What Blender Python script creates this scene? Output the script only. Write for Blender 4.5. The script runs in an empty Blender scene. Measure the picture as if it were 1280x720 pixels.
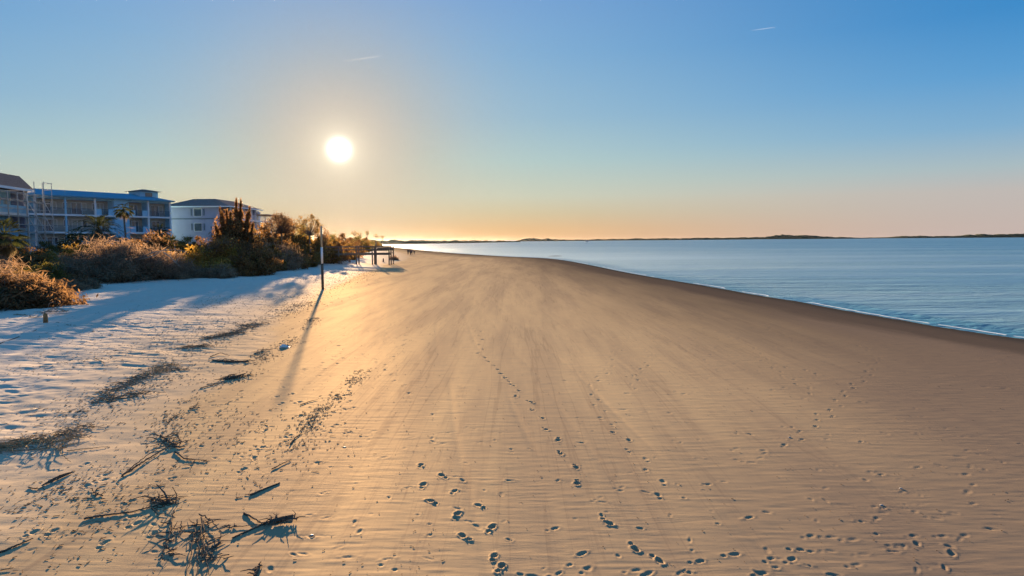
import bpy, bmesh, math, random
import numpy as np
from mathutils import Vector, Matrix, Euler

S = bpy.context.scene
COL = S.collection
rad = math.radians

# ------------------------------------------------------------------ camera
CAM_Z = 4.8
PITCH, ROLL = rad(4.02), rad(0.36)
FPX = 853.33
f_ = Vector((0, math.cos(PITCH), -math.sin(PITCH)))
r0_ = Vector((1, 0, 0)); u0_ = r0_.cross(f_)
r_ = r0_ * math.cos(ROLL) - u0_ * math.sin(ROLL)
u_ = u0_ * math.cos(ROLL) + r0_ * math.sin(ROLL)
cam_d = bpy.data.cameras.new('camera'); cam = bpy.data.objects.new('camera', cam_d); COL.objects.link(cam)
cam_d.sensor_width = 36; cam_d.lens = 24; cam_d.clip_start = 0.1; cam_d.clip_end = 40000
M = Matrix((r_, u_, -f_)).transposed().to_4x4(); M.translation = Vector((0, 0, CAM_Z))
cam.matrix_world = M
S.camera = cam

def ray(px, py):
    return (f_ * FPX + r_ * (px - 640) + u_ * (360 - py)).normalized()

# ------------------------------------------------------------------ sun and sky
SUN = ray(424, 187)
SUN_EL = math.asin(SUN.z); SUN_AZ = math.atan2(SUN.x, SUN.y)
sun_d = bpy.data.lights.new('sun', 'SUN'); sun = bpy.data.objects.new('sun', sun_d); COL.objects.link(sun)
sun_d.energy = 5.0; sun_d.angle = rad(0.6); sun_d.color = (1.0, 0.74, 0.47)
sun.rotation_euler = SUN.to_track_quat('Z', 'Y').to_euler()

W = bpy.data.worlds.new('World'); S.world = W; W.use_nodes = True
nt = W.node_tree; nt.nodes.clear()
out = nt.nodes.new('ShaderNodeOutputWorld'); bg = nt.nodes.new('ShaderNodeBackground')
sky = nt.nodes.new('ShaderNodeTexSky'); sky.sky_type = 'NISHITA'; sky.sun_disc = False
sky.sun_elevation = SUN_EL; sky.sun_rotation = SUN_AZ
sky.air_density = 1.0; sky.dust_density = 0.6; sky.ozone_density = 3.0
bg.inputs['Strength'].default_value = 0.10
nt.links.new(sky.outputs[0], bg.inputs['Color'])
EXPO = 2.38
def wmath(op, a, b=None, c=None):
    n = nt.nodes.new('ShaderNodeMath'); n.operation = op
    for i, v in enumerate((a, b, c)):
        if v is None: continue
        if isinstance(v, (int, float)): n.inputs[i].default_value = v
        else: nt.links.new(v, n.inputs[i])
    return n.outputs[0]
# the sun's own disc and the bright air right round it, as a function of the angle from the sun
tc = nt.nodes.new('ShaderNodeTexCoord')
dp = nt.nodes.new('ShaderNodeVectorMath'); dp.operation = 'DOT_PRODUCT'
nt.links.new(tc.outputs['Generated'], dp.inputs[0]); dp.inputs[1].default_value = SUN
th = wmath('ARCCOSINE', wmath('MINIMUM', dp.outputs['Value'], 0.9999999))
def glow(amp, sig, col, power=1.0):
    e = wmath('MULTIPLY', wmath('POWER', 2.71828, wmath('MULTIPLY', wmath('POWER', wmath('DIVIDE', th, rad(sig)), power), -1.0)), amp)
    b = nt.nodes.new('ShaderNodeBackground'); b.inputs['Color'].default_value = (*col, 1)
    nt.links.new(e, b.inputs['Strength']); return b.outputs[0]
def lin(c):
    return tuple((v / 255 / 12.92 if v / 255 < .04045 else ((v / 255 + .055) / 1.055) ** 2.4) for v in c)
def ramp(fac, stops):
    n = nt.nodes.new('ShaderNodeValToRGB'); cr = n.color_ramp; cr.interpolation = 'EASE'
    while len(cr.elements) < len(stops): cr.elements.new(0.5)
    for el, (e, c) in zip(cr.elements, stops):
        el.position = e / 45.0; el.color = (*lin(c), 1)
    cr.interpolation = 'LINEAR'
    nt.links.new(fac, n.inputs[0]); return n.outputs[0]
sep = nt.nodes.new('ShaderNodeSeparateXYZ'); nt.links.new(tc.outputs['Generated'], sep.inputs[0])
elev = wmath('DIVIDE', wmath('MULTIPLY', wmath('ARCSINE', wmath('MAXIMUM', sep.outputs['Z'], 0.0)), 57.2958), 45.0)
near = ramp(elev, [(0, (222, 172, 120)), (.9, (222, 180, 130)), (2.2, (208, 192, 156)), (3.6, (200, 203, 182)), (6.5, (176, 200, 198)),
                   (10, (152, 186, 206)), (15, (132, 175, 211)), (20, (122, 164, 212)), (30, (98, 155, 220)), (45, (84, 148, 222))])
far = ramp(elev, [(0, (196, 178, 172)), (1.2, (194, 180, 174)), (3.2, (190, 183, 179)), (4.8, (168, 186, 192)), (7.5, (126, 172, 206)),
                  (11, (90, 156, 208)), (15, (60, 138, 200)), (20, (48, 128, 192)), (30, (60, 138, 208)), (45, (74, 146, 220))])
mr = nt.nodes.new('ShaderNodeMapRange'); mr.interpolation_type = 'SMOOTHSTEP'
nt.links.new(th, mr.inputs['Value']); mr.inputs['From Min'].default_value = rad(9); mr.inputs['From Max'].default_value = rad(54)
mx = nt.nodes.new('ShaderNodeMix'); mx.data_type = 'RGBA'
nt.links.new(mr.outputs[0], mx.inputs['Factor']); nt.links.new(near, mx.inputs['A']); nt.links.new(far, mx.inputs['B'])
au = nt.nodes.new('ShaderNodeMix'); au.data_type = 'RGBA'; nt.links.new(mx.outputs['Result'], au.inputs['A']); au.inputs['B'].default_value = (*lin((204, 186, 162)), 1)
nt.links.new(wmath('MULTIPLY', wmath('POWER', 2.71828, wmath('MULTIPLY', wmath('POWER', wmath('DIVIDE', th, rad(9.0)), 2.0), -1.0)), .85), au.inputs['Factor'])
bg2 = nt.nodes.new('ShaderNodeBackground'); nt.links.new(au.outputs['Result'], bg2.inputs['Color'])
bg2.inputs['Strength'].default_value = 1.0 / 2 ** EXPO
mixs = nt.nodes.new('ShaderNodeMixShader'); mixs.inputs[0].default_value = 0.994
nt.links.new(bg.outputs[0], mixs.inputs[1]); nt.links.new(bg2.outputs[0], mixs.inputs[2])
acc = mixs.outputs[0]
for g in (glow(0.8, .62, (1, .96, .88), 2.0), glow(0.11, 1.7, (1, .88, .62), 1.3), glow(0.006, 5.8, (1, .5, .4), 6.0)):
    a = nt.nodes.new('ShaderNodeAddShader'); nt.links.new(acc, a.inputs[0]); nt.links.new(g, a.inputs[1]); acc = a.outputs[0]
nt.links.new(acc, out.inputs['Surface'])

S.view_settings.view_transform = 'Standard'; S.view_settings.look = 'None'
S.view_settings.gamma = 1; S.view_settings.use_curve_mapping = False
S.view_settings.exposure = EXPO

# ------------------------------------------------------------------ helpers
rng = np.random.default_rng(7)
random.seed(7)

def _h(ix, iy, s):
    n = (ix * 374761393 + iy * 668265263 + s * 2147483647) & 0xffffffff
    n = ((n ^ (n >> 13)) * 1274126177) & 0xffffffff
    return ((n ^ (n >> 16)) & 0xffffff) / float(0xffffff)
def vnoise(x, y, s=0):
    ix = np.floor(x).astype(np.int64); iy = np.floor(y).astype(np.int64)
    fx = x - ix; fy = y - iy
    fx = fx * fx * (3 - 2 * fx); fy = fy * fy * (3 - 2 * fy)
    a = _h(ix, iy, s); b = _h(ix + 1, iy, s); c = _h(ix, iy + 1, s); d = _h(ix + 1, iy + 1, s)
    return (a + (b - a) * fx) * (1 - fy) + (c + (d - c) * fx) * fy - 0.5
def fbm(x, y, o=3, s=0):
    t = 0; k = 1.0
    for i in range(o):
        t = t + k * vnoise(x, y, s + i * 17); x = x * 2.03 + 11.3; y = y * 2.03 + 5.7; k *= 0.5
    return t
def sstep(a, b, x):
    t = np.clip((x - a) / (b - a), 0, 1); return t * t * (3 - 2 * t)

def sdist(px, py, poly):
    """signed distance to an open polyline, positive on its left side"""
    px = np.asarray(px, float); py = np.asarray(py, float)
    best = np.full(px.shape, 1e18); sg = np.ones(px.shape)
    for (ax, ay), (bx, by) in zip(poly[:-1], poly[1:]):
        dx, dy = bx - ax, by - ay; L = dx * dx + dy * dy
        t = np.clip(((px - ax) * dx + (py - ay) * dy) / L, 0, 1)
        ex = px - ax - t * dx; ey = py - ay - t * dy; d = ex * ex + ey * ey
        cr = dx * (py - ay) - dy * (px - ax)
        m = d < best
        best = np.where(m, d, best); sg = np.where(m, np.where(cr >= 0, 1.0, -1.0), sg)
    return np.sqrt(best) * sg

def gp(px, py, z=0.0):
    d = ray(px, py); t = (z - CAM_Z) / d.z
    return (d.x * t, d.y * t)

def smooth_poly(P, n=2):
    for _ in range(n):
        Q = [P[0]]
        for a, b in zip(P[:-1], P[1:]):
            Q.append((a[0] * .75 + b[0] * .25, a[1] * .75 + b[1] * .25)); Q.append((a[0] * .25 + b[0] * .75, a[1] * .25 + b[1] * .75))
        Q.append(P[-1]); P = Q
    return P

WATER_PX = [(1280, 424.5), (1180, 408), (1100, 396), (1000, 377), (940, 368), (900, 360), (820, 347), (780, 340), (740, 331.5),
            (705, 325), (680, 322.4), (640, 321), (600, 318.6), (560, 316), (530, 313.2), (500, 310.3), (480, 308.2)]
SHORE = smooth_poly([(46, -60), (36, -20), (30, 8)] + [gp(*p) for p in WATER_PX] + [(-200, 760), (-300, 1000), (-420, 1500), (-500, 4000)], 2)
DUNE = smooth_poly([(-36, -60), (-32, 0), (-30.5, 25), (-30, 40), (-34, 50), (-41, 60), (-42, 68), (-38, 74), (-33.5, 78), (-34, 88), (-36, 98),
                    (-37, 128), (-36, 150), (-52, 260), (-85, 420), (-190, 760), (-280, 1010), (-400, 1500), (-480, 4000)], 2)

def zbase(x, y):
    dw = sdist(x, y, SHORE)
    near = y < 500
    du = sdist(x, y, DUNE)
    zb = np.where(dw < 0, np.maximum(dw * 0.05, -2.0), 0.35 * (1 - np.exp(-dw / 12)))
    zb = zb + 0.5 * sstep(-26, 0, du) + 1.8 * sstep(-1, 16, du)
    zb = zb + np.where(du > -2, sstep(-2, 10, du) * 0.9 * fbm(x / 11, y / 11, 3, 3), 0)
    return zb, dw, du

def zground(x, y):
    z, _, _ = zbase(np.array([float(x)]), np.array([float(y)]))
    return float(z[0])

def at(px, py):
    """point of the ground seen at a pixel of the photograph"""
    d = ray(px, py); z = 0.3
    for _ in range(12):
        t = (z - CAM_Z) / d.z; x, y = d.x * t, d.y * t; z = 0.5 * z + 0.5 * zground(x, y)
    return Vector((x, y, zsheet(x, y)))

def zsheet(x, y):
    """height of the finished sand sheet"""
    if 'GZ' not in globals(): return zground(x, y)
    rr, aa = math.hypot(x, y), math.atan2(x, y)
    if rr > 150 or rr < 3: return zground(x, y)
    i = min(max(int(np.searchsorted(RR, rr)), 1), NR - 1); j = min(max(int(np.searchsorted(AA, aa)), 1), NA - 1)
    return float(GZ[i, j])

def at_depth(px, Y, z=None):
    d = ray(px, 300); t = Y / d.y; x = d.x * t
    return Vector((x, Y, zground(x, Y) if z is None else z))

# ------------------------------------------------------------------ materials
def mat(name, col, rough=0.8, spec=0.3, noise=None, bump=None, metal=0.0, coords='Object'):
    m = bpy.data.materials.new(name); m.use_nodes = True; n = m.node_tree.nodes; l = m.node_tree.links
    if spec <= .2: spec = 0.0
    p = n['Principled BSDF']; p.inputs['Base Color'].default_value = (*col, 1); p.inputs['Roughness'].default_value = rough
    p.inputs['Specular IOR Level'].default_value = spec; p.inputs['Metallic'].default_value = metal
    tcn = n.new('ShaderNodeTexCoord')
    if noise:
        sc, col2 = noise[0], noise[1]
        mp = n.new('ShaderNodeMapping'); mp.inputs['Scale'].default_value = noise[2] if len(noise) > 2 else (1, 1, 1)
        l.new(tcn.outputs[coords], mp.inputs[0])
        t = n.new('ShaderNodeTexNoise'); t.inputs['Scale'].default_value = sc; t.inputs['Detail'].default_value = 6; t.inputs['Roughness'].default_value = .65
        l.new(mp.outputs[0], t.inputs['Vector'])
        cr = n.new('ShaderNodeValToRGB'); cr.color_ramp.elements[0].position = .35; cr.color_ramp.elements[1].position = .65
        cr.color_ramp.elements[0].color = (*col, 1); cr.color_ramp.elements[1].color = (*col2, 1)
        l.new(t.outputs['Fac'], cr.inputs[0]); l.new(cr.outputs[0], p.inputs['Base Color'])
    if bump:
        t = n.new('ShaderNodeTexNoise'); t.inputs['Scale'].default_value = bump[0]; t.inputs['Detail'].default_value = 5
        l.new(tcn.outputs[coords], t.inputs['Vector'])
        b = n.new('ShaderNodeBump'); b.inputs['Strength'].default_value = bump[1]; b.inputs['Distance'].default_value = bump[2]
        l.new(t.outputs['Fac'], b.inputs['Height']); l.new(b.outputs[0], p.inputs['Normal'])
    return m

def leafmat(name, c1, c2, trans=0.45, tcol=None, sc=0.9):
    m = bpy.data.materials.new(name); m.use_nodes = True; n = m.node_tree.nodes; l = m.node_tree.links; n.clear()
    o = n.new('ShaderNodeOutputMaterial'); g = n.new('ShaderNodeNewGeometry'); tcn = n.new('ShaderNodeTexCoord')
    t = n.new('ShaderNodeTexNoise'); t.inputs['Scale'].default_value = sc; t.inputs['Detail'].default_value = 3
    l.new(tcn.outputs['Object'], t.inputs['Vector'])
    ad = n.new('ShaderNodeMath'); ad.operation = 'MULTIPLY_ADD'; l.new(g.outputs['Random Per Island'], ad.inputs[0]); ad.inputs[1].default_value = .55
    m2 = n.new('ShaderNodeMath'); m2.operation = 'MULTIPLY_ADD'; l.new(t.outputs['Fac'], m2.inputs[0]); m2.inputs[1].default_value = 1.6; m2.inputs[2].default_value = -0.58
    l.new(m2.outputs[0], ad.inputs[2])
    cr = n.new('ShaderNodeValToRGB'); cr.color_ramp.elements[0].color = (*c1, 1); cr.color_ramp.elements[1].color = (*c2, 1)
    cr.color_ramp.elements[0].position = .1; cr.color_ramp.elements[1].position = .95
    l.new(ad.outputs[0], cr.inputs[0])
    d = n.new('ShaderNodeBsdfDiffuse'); tr = n.new('ShaderNodeBsdfTranslucent')
    l.new(cr.outputs[0], d.inputs['Color'])
    if tcol:
        mm = n.new('ShaderNodeMix'); mm.data_type = 'RGBA'; mm.blend_type = 'MULTIPLY'; mm.inputs['Factor'].default_value = 1
        l.new(cr.outputs[0], mm.inputs['A']); mm.inputs['B'].default_value = (*tcol, 1); l.new(mm.outputs['Result'], tr.inputs['Color'])
    else: l.new(cr.outputs[0], tr.inputs['Color'])
    x = n.new('ShaderNodeMixShader'); x.inputs[0].default_value = trans
    l.new(d.outputs[0], x.inputs[1]); l.new(tr.outputs[0], x.inputs[2]); l.new(x.outputs[0], o.inputs['Surface'])
    return m

# ------------------------------------------------------------------ mesh helpers
def np_mesh(name, V, F, material=None, parent=None, smooth=False, link=True):
    me = bpy.data.meshes.new(name); V = np.asarray(V, np.float32); F = np.asarray(F, np.int32)
    me.vertices.add(len(V)); me.vertices.foreach_set('co', V.ravel())
    k = F.shape[1]; me.loops.add(F.size); me.loops.foreach_set('vertex_index', F.ravel())
    me.polygons.add(len(F)); me.polygons.foreach_set('loop_start', np.arange(0, F.size, k, dtype=np.int32))
    me.polygons.foreach_set('loop_total', np.full(len(F), k, np.int32))
    if smooth: me.polygons.foreach_set('use_smooth', np.ones(len(F), bool))
    me.update(calc_edges=True)
    if material: me.materials.append(material)
    o = bpy.data.objects.new(name, me); COL.objects.link(o)
    if parent: o.parent = parent
    return o

class MB:
    def __init__(s): s.v = []; s.f = []
    def quad(s, a, b, c, d):
        n = len(s.v); s.v += [tuple(a), tuple(b), tuple(c), tuple(d)]; s.f.append((n, n + 1, n + 2, n + 3))
    def poly(s, pts):
        n = len(s.v); s.v += [tuple(p) for p in pts]; s.f.append(tuple(range(n, n + len(pts))))
    def box(s, c, h, ax=None):
        """box at centre c with half sizes h, optional axes (3 vectors)"""
        c = Vector(c); A = ax or (Vector((1, 0, 0)), Vector((0, 1, 0)), Vector((0, 0, 1))); n = len(s.v)
        for k in range(8):
            q = c + A[0] * (h[0] if k & 1 else -h[0]) + A[1] * (h[1] if k & 2 else -h[1]) + A[2] * (h[2] if k & 4 else -h[2])
            s.v.append(tuple(q))
        for f in ((0, 2, 3, 1), (4, 5, 7, 6), (0, 1, 5, 4), (2, 6, 7, 3), (0, 4, 6, 2), (1, 3, 7, 5)): s.f.append(tuple(n + i for i in f))
    def tube(s, pts, rs, k=6, cap=True):
        pts = [Vector(p) for p in pts]
        if isinstance(rs, (int, float)): rs = [rs] * len(pts)
        rings = []; ref = Vector((0.13, 0.27, 0.95)).normalized()
        for i, p in enumerate(pts):
            t = (pts[min(i + 1, len(pts) - 1)] - pts[max(i - 1, 0)])
            t = t.normalized() if t.length > 1e-9 else Vector((0, 0, 1))
            a = t.cross(ref)
            if a.length < 1e-3: a = t.cross(Vector((1, 0, 0)))
            a.normalize(); b = t.cross(a); n = len(s.v)
            for j in range(k):
                an = 2 * math.pi * j / k; s.v.append(tuple(p + (a * math.cos(an) + b * math.sin(an)) * rs[i]))
            rings.append(n)
        for q0, q1 in zip(rings[:-1], rings[1:]):
            for j in range(k): s.f.append((q0 + j, q0 + (j + 1) % k, q1 + (j + 1) % k, q1 + j))
        if cap:
            s.f.append(tuple(rings[0] + j for j in reversed(range(k)))); s.f.append(tuple(rings[-1] + j for j in range(k)))
    def build(s, name, m, parent=None, smooth=False, loc=None):
        me = bpy.data.meshes.new(name); me.from_pydata(s.v, [], s.f); me.update()
        if m: me.materials.append(m)
        if smooth: me.polygons.foreach_set('use_smooth', [True] * len(me.polygons))
        o = bpy.data.objects.new(name, me); COL.objects.link(o)
        if parent: o.parent = parent
        if loc is not None: o.location = loc
        return o

def tag(o, label=None, cat=None, group=None, kind=None):
    if label: o['label'] = label
    if cat: o['category'] = cat
    if group: o['group'] = group
    if kind: o['kind'] = kind
    return o
def empty(name, loc, rz=0, sc=1.0, label=None, cat=None, group=None):
    o = bpy.data.objects.new(name, None); COL.objects.link(o); o.location = loc; o.rotation_euler = (0, 0, rz)
    o.scale = (sc, sc, sc) if isinstance(sc, (int, float)) else sc
    return tag(o, label, cat, group)
def children(o): return [c for c in bpy.data.objects if c.parent == o]
def copy_tree(root, loc, rz=0, sc=1.0, label=None, group=None, kids=None):
    c = root.copy(); COL.objects.link(c); c.location = loc; c.rotation_euler = (0, 0, rz)
    c.scale = (sc, sc, sc) if isinstance(sc, (int, float)) else sc
    if label: c['label'] = label
    if group: c['group'] = group
    for ch in (kids if kids is not None else children(root)):
        d = ch.copy(); COL.objects.link(d); d.parent = c
    return c

# ------------------------------------------------------------------ the sand: one sheet, finer near the camera
def dist_rows(segs):
    R = [segs[0][0]]
    for a, b, q in segs:
        while R[-1] < b: R.append(R[-1] * (1 + q))
    return np.array(R)
RR = dist_rows([(2.5, 6.5, .012), (6.5, 60, .0032), (60, 400, .010), (400, 4500, .03)])
AA = np.linspace(rad(-62), rad(58), 1150)          # from +Y, positive to the right
NR, NA = len(RR), len(AA)
GX = RR[:, None] * np.sin(AA)[None, :]; GY = RR[:, None] * np.cos(AA)[None, :]
GZ, DW, DU = zbase(GX, GY)
DRY_PX = [(-60, 740), (0, 690), (60, 655), (120, 620), (190, 585), (212, 545), (230, 505), (300, 470), (330, 440), (352, 405), (385, 380), (405, 364), (440, 350), (475, 335), (492, 329)]
DRY = smooth_poly([(-8, -20)] + [gp(p[0], p[1], .45) for p in DRY_PX] + [(-22, 150), (-34, 220), (-60, 330), (-150, 700), (-300, 1400), (-400, 4500)], 2)
WHITE = smooth_poly([(-14, -20), (-14, 8)] + [gp(p[0], p[1], .7) for p in ((0, 560), (60, 520), (130, 480), (200, 440), (270, 408), (340, 385), (395, 364), (440, 348), (490, 330))] + [(-28, 170), (-60, 330), (-300, 1400), (-400, 4500)], 2)
DD = sdist(GX, GY, DRY) + 1.0 * fbm(GX / 2.6, GY / 4.5, 3, 9)
dry = sstep(-0.7, 1.2, DD)
near = sstep(90, 40, RR)[:, None]
# wind-blown relief on the dry sand, gentle swales and low ridges on the wet
relief = 0.085 * fbm(GX / 2.1 + 3, GY / 1.0, 3, 21) + 0.075 * fbm(GX / .55, GY / .30, 3, 31) * sstep(-.12, .35, fbm(GX / 4, GY / 2.4, 2, 33)) + 0.03 * fbm(GX / .35, GY / .3, 2, 35)
farrel = 0.22 * fbm(GX / 3.0, GY / 3.5, 2, 77)
GZ = GZ + dry * (relief * .8 * (0.35 + 0.65 * sstep(1, 7, DD)) + farrel * sstep(4, 12, DD)) * np.where(DW > 0, 1, 0)
wetm = (1 - dry) * sstep(0.5, 6, DW)
GZ = GZ + wetm * (0.020 * fbm((GX + .18 * GY) / 1.1, GY / 9.0, 3, 41) + 0.0045 * near * fbm(GX / .5, GY / .09, 2, 51))
# shallow tide channels (thin darker curves that run with the beach)
GZ = GZ + .016 * fbm(GX / 1.3, GY / 4.0, 3, 45) * np.exp(-(DW / 5) ** 2) * near
s1 = GX + 0.13 * GY + 0.7 * fbm(GX / 5, GY / 14, 2, 61)
for c0, am in ((0.6, .012), (2.3, .02), (3.6, .014), (5.1, .022), (7.4, .016), (9.2, .012), (12.0, .016)):
    GZ = GZ - wetm * am * .45 * np.exp(-((s1 - c0) / 0.09) ** 2) * sstep(-.25, .2, vnoise(GX / 3 + c0, GY / 4, 71))

def stamp(x, y, L, Wd, head, depth, rim=0.35):
    """press an elliptical pit with a low rim into the sheet"""
    r = math.hypot(x, y); a = math.atan2(x, y); R = L * 2.4
    i0, i1 = np.searchsorted(RR, r - R), np.searchsorted(RR, r + R)
    j0, j1 = np.searchsorted(AA, a - R / r), np.searchsorted(AA, a + R / r)
    if i1 <= i0 or j1 <= j0: return
    X = GX[i0:i1, j0:j1] - x; Y = GY[i0:i1, j0:j1] - y
    c, s = math.sin(head), math.cos(head)
    u = (X * c + Y * s) / (L / 2); v = (X * s - Y * c) / (Wd / 2)
    q = np.sqrt(u * u + v * v) * (1 + .45 * fbm((X + x) / .06, (Y + y) / .06, 2, 91)) if L < .3 else np.sqrt(u * u + v * v)
    depth = depth * random.uniform(.6, 1.25)
    GZ[i0:i1, j0:j1] += -depth * (1 - sstep(.55, 1.0, q)) + depth * rim * np.exp(-((q - 1.25) / .25) ** 2)
def foot(px, py, head, depth=.045, size=1.0, world=None):
    x, y = world if world else gp(px, py, .33)
    r = random.uniform(.9, 1.1) * size; hx, hy = math.sin(head), math.cos(head)
    stamp(x + hx * .07 * r, y + hy * .07 * r, .19 * r, .105 * r, head + random.uniform(-.15, .15), depth)
    stamp(x - hx * .10 * r, y - hy * .10 * r, .10 * r, .08 * r, head, depth * .9)

trail_mid = [(584, 378), (585, 384), (584, 389), (589, 395), (587, 401), (594, 406), (592, 411), (602, 414), (599, 419), (603, 424), (599, 430), (604, 436), (598, 441),
             (606, 446), (610, 451), (617, 456), (622, 461), (625, 466), (631, 471), (636, 476), (641, 481), (648, 487), (645, 494), (662, 501), (665, 511), (677, 521), (681, 535), (698, 548), (700, 565), (719, 582),
             (721, 602), (758, 651), (792, 682), (821, 697)]
trail_two = [(554, 595), (567, 615), (541, 627), (571, 644), (601, 632), (613, 660), (582, 671), (617, 696), (625, 709), (526, 582), (528, 607)]
trail_right = [(870, 700), (913, 692), (961, 698), (987, 699), (949, 716), (789, 713), (809, 716), (1034, 668), (1034, 686), (995, 685), (1066, 704),
               (1010, 668), (935, 576), (901, 600), (918, 541), (918, 560), (1166, 645), (1186, 638), (1215, 627), (1175, 668), (1139, 668), (1095, 647), (1215, 604),
               (1209, 612), (1213, 580), (1204, 590), (1202, 542), (1208, 560), (1182, 533), (1151, 518), (1144, 508), (1135, 492), (1126, 480), (1060, 672), (1075, 690), (732, 711), (748, 626), (690, 660), (660, 718), (774, 608), (785, 590), (748, 622), (1204, 668), (1120, 680)]
trail_left = [(510, 411), (505, 419), (507, 425), (504, 431), (505, 440), (492, 446), (498, 434), (480, 456), (481, 462), (489, 468), (493, 476), (505, 482), (511, 492), (437, 502), (436, 489),
              (428, 495), (440, 510), (434, 541), (418, 532), (354, 485), (331, 539), (343, 497), (375, 521), (385, 480), (398, 470), (405, 462), (372, 503), (360, 545), (325, 560), (351, 505),
              (365, 493), (380, 462), (425, 410), (430, 420), (423, 433), (428, 448), (421, 455), (418, 447), (302, 588), (318, 573), (108, 610), (128, 595), (125, 603), (104, 583), (160, 628), (167, 656), (161, 648), (64, 667), (38, 669), (190, 668), (128, 681)]
def az_along(t, i):
    a = gp(*t[max(i - 1, 0)], .33); b = gp(*t[min(i + 1, len(t) - 1)], .33); return math.atan2(b[0] - a[0], b[1] - a[1])
for i, p in enumerate(trail_mid): foot(*p, az_along(trail_mid, i) + random.uniform(-.3, .3), .042, 1.0)
for i, p in enumerate(trail_two): foot(*p, (.15 if i not in (0, 2, 4, 6) else -.6) + random.uniform(-.2, .2), .038, .92)
for i, p in enumerate(trail_right): foot(*p, random.uniform(.6, 1.9), .011 if p[1] > 640 and p[0] < 1000 else .006, .95)
for i, p in enumerate(trail_left): foot(*p, random.uniform(-.5, .9), .026, .95)
def walk(x, y, head, n, depth=.03, size=1.0, wob=.12):
    for k in range(n):
        head += random.uniform(-wob, wob); x += math.sin(head) * .66; y += math.cos(head) * .66
        sd = .09 if k % 2 else -.09
        foot(0, 0, head, depth * random.uniform(.7, 1.2), size, world=(x + math.cos(head) * sd, y - math.sin(head) * sd))
for a in ((2.6, 11, .1, 40), (5.6, 14, .5, 30), (3.4, 19, .05, 45), (8.6, 19, .35, 35), (7.2, 24, .1, 40), (10.5, 22, -.2, 30), (12, 27, .2, 30), (-3.6, 22, -.18, 60), (-1.6, 30, -.2, 70),
          (-5.4, 30, -.25, 60), (-8.4, 50, -.22, 80), (1.5, 34, -.12, 60), (-7.8, 15, .0, 30), (-6.2, 12, -.3, 40), (9.5, 30, -.05, 60), (13.5, 34, -.1, 60), (11, 36, .0, 50)):
    walk(*a, depth=.013)
for _ in range(900):     # scattered old prints and little pits
    a = rng.uniform(rad(-38), rad(38)); r = 8 + 60 * rng.random() ** 1.6
    x, y = r * math.sin(a), r * math.cos(a)
    if sdist(np.array([x]), np.array([y]), SHORE)[0] < 4: continue
    stamp(x, y, rng.uniform(.06, .26), rng.uniform(.05, .1), rng.uniform(0, 3.14), rng.uniform(.004, .012), .5)
# shells and stones with a little scour ridge across the beach
SCOUR = [(390, 669), (431, 559), (987, 547), (1126, 611), (1102, 632), (612, 441), (560, 540), (625, 540), (1145, 538), (418, 534)]
for p in SCOUR:
    x, y = gp(*p, .33); stamp(x, y, 1.1, .05, math.pi / 2 + .03, .004, .35); stamp(x, y - .04, .13, .07, 1.6, .010, .8)
for p in [(x, y) for x, y in ((540, 541), (730, 455), (1000, 470), (830, 505))]:
    x, y = gp(*p, .33); stamp(x, y, 2.6, .06, math.pi / 2 + .02, .004, .3)

V = np.stack([GX, GY, GZ], -1).reshape(-1, 3)
I = np.arange(NR * NA).reshape(NR, NA)
F = np.stack([I[:-1, :-1], I[:-1, 1:], I[1:, 1:], I[1:, :-1]], -1).reshape(-1, 4)[:, ::-1]
sand = np_mesh('beach_sand', V, F, None, smooth=True)
tag(sand, 'pale dry sand at the dune foot darkening to wet sand at the water', None, None, 'structure')
for nm, arr in (('white', sstep(-3.5, 9, sdist(GX, GY, WHITE) + 2.2 * fbm(GX / 3, GY / 5, 3, 19))), ('dry', dry), ('damp_vignette', sstep(-.12, 1.15, (GX + 2) / 14 + (17 - GY) / 22 + .35 * fbm(GX / 6, GY / 9, 2, 88))), ('wet', DW), ('dune', sstep(-.5, 2.5, DU))):  # third mask is painted light falloff toward the near right
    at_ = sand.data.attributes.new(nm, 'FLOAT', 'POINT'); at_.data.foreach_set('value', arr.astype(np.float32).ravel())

ms = bpy.data.materials.new('sand'); ms.use_nodes = True; n = ms.node_tree.nodes; l = ms.node_tree.links
P = n['Principled BSDF']; tcn = n.new('ShaderNodeTexCoord')
def nd(t, **k):
    q = n.new(t)
    for a, b in k.items(): setattr(q, a, b)
    return q
def attr(nm): q = nd('ShaderNodeAttribute', attribute_name=nm); return q.outputs['Fac']
def noise(sc, det, scale=(1, 1, 1), rough=.6, rot=0):
    mp = nd('ShaderNodeMapping'); mp.inputs['Scale'].default_value = scale; mp.inputs['Rotation'].default_value = (0, 0, rot); l.new(tcn.outputs['Object'], mp.inputs[0])
    t = nd('ShaderNodeTexNoise'); t.inputs['Scale'].default_value = sc; t.inputs['Detail'].default_value = det; t.inputs['Roughness'].default_value = rough
    l.new(mp.outputs[0], t.inputs['Vector']); return t.outputs['Fac']
def mrange(v, a, b, c=0, d=1, smooth=True):
    q = nd('ShaderNodeMapRange'); q.interpolation_type = 'SMOOTHSTEP' if smooth else 'LINEAR'
    l.new(v, q.inputs['Value']); q.inputs['From Min'].default_value = a; q.inputs['From Max'].default_value = b; q.inputs['To Min'].default_value = c; q.inputs['To Max'].default_value = d
    return q.outputs[0]
def mixc(f, a, b, mode='MIX'):
    q = nd('ShaderNodeMix', data_type='RGBA', blend_type=mode)
    if isinstance(f, float): q.inputs['Factor'].default_value = f
    else: l.new(f, q.inputs['Factor'])
    for nm, v in (('A', a), ('B', b)):
        if isinstance(v, tuple): q.inputs[nm].default_value = (*v, 1)
        else: l.new(v, q.inputs[nm])
    return q.outputs['Result']
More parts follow.
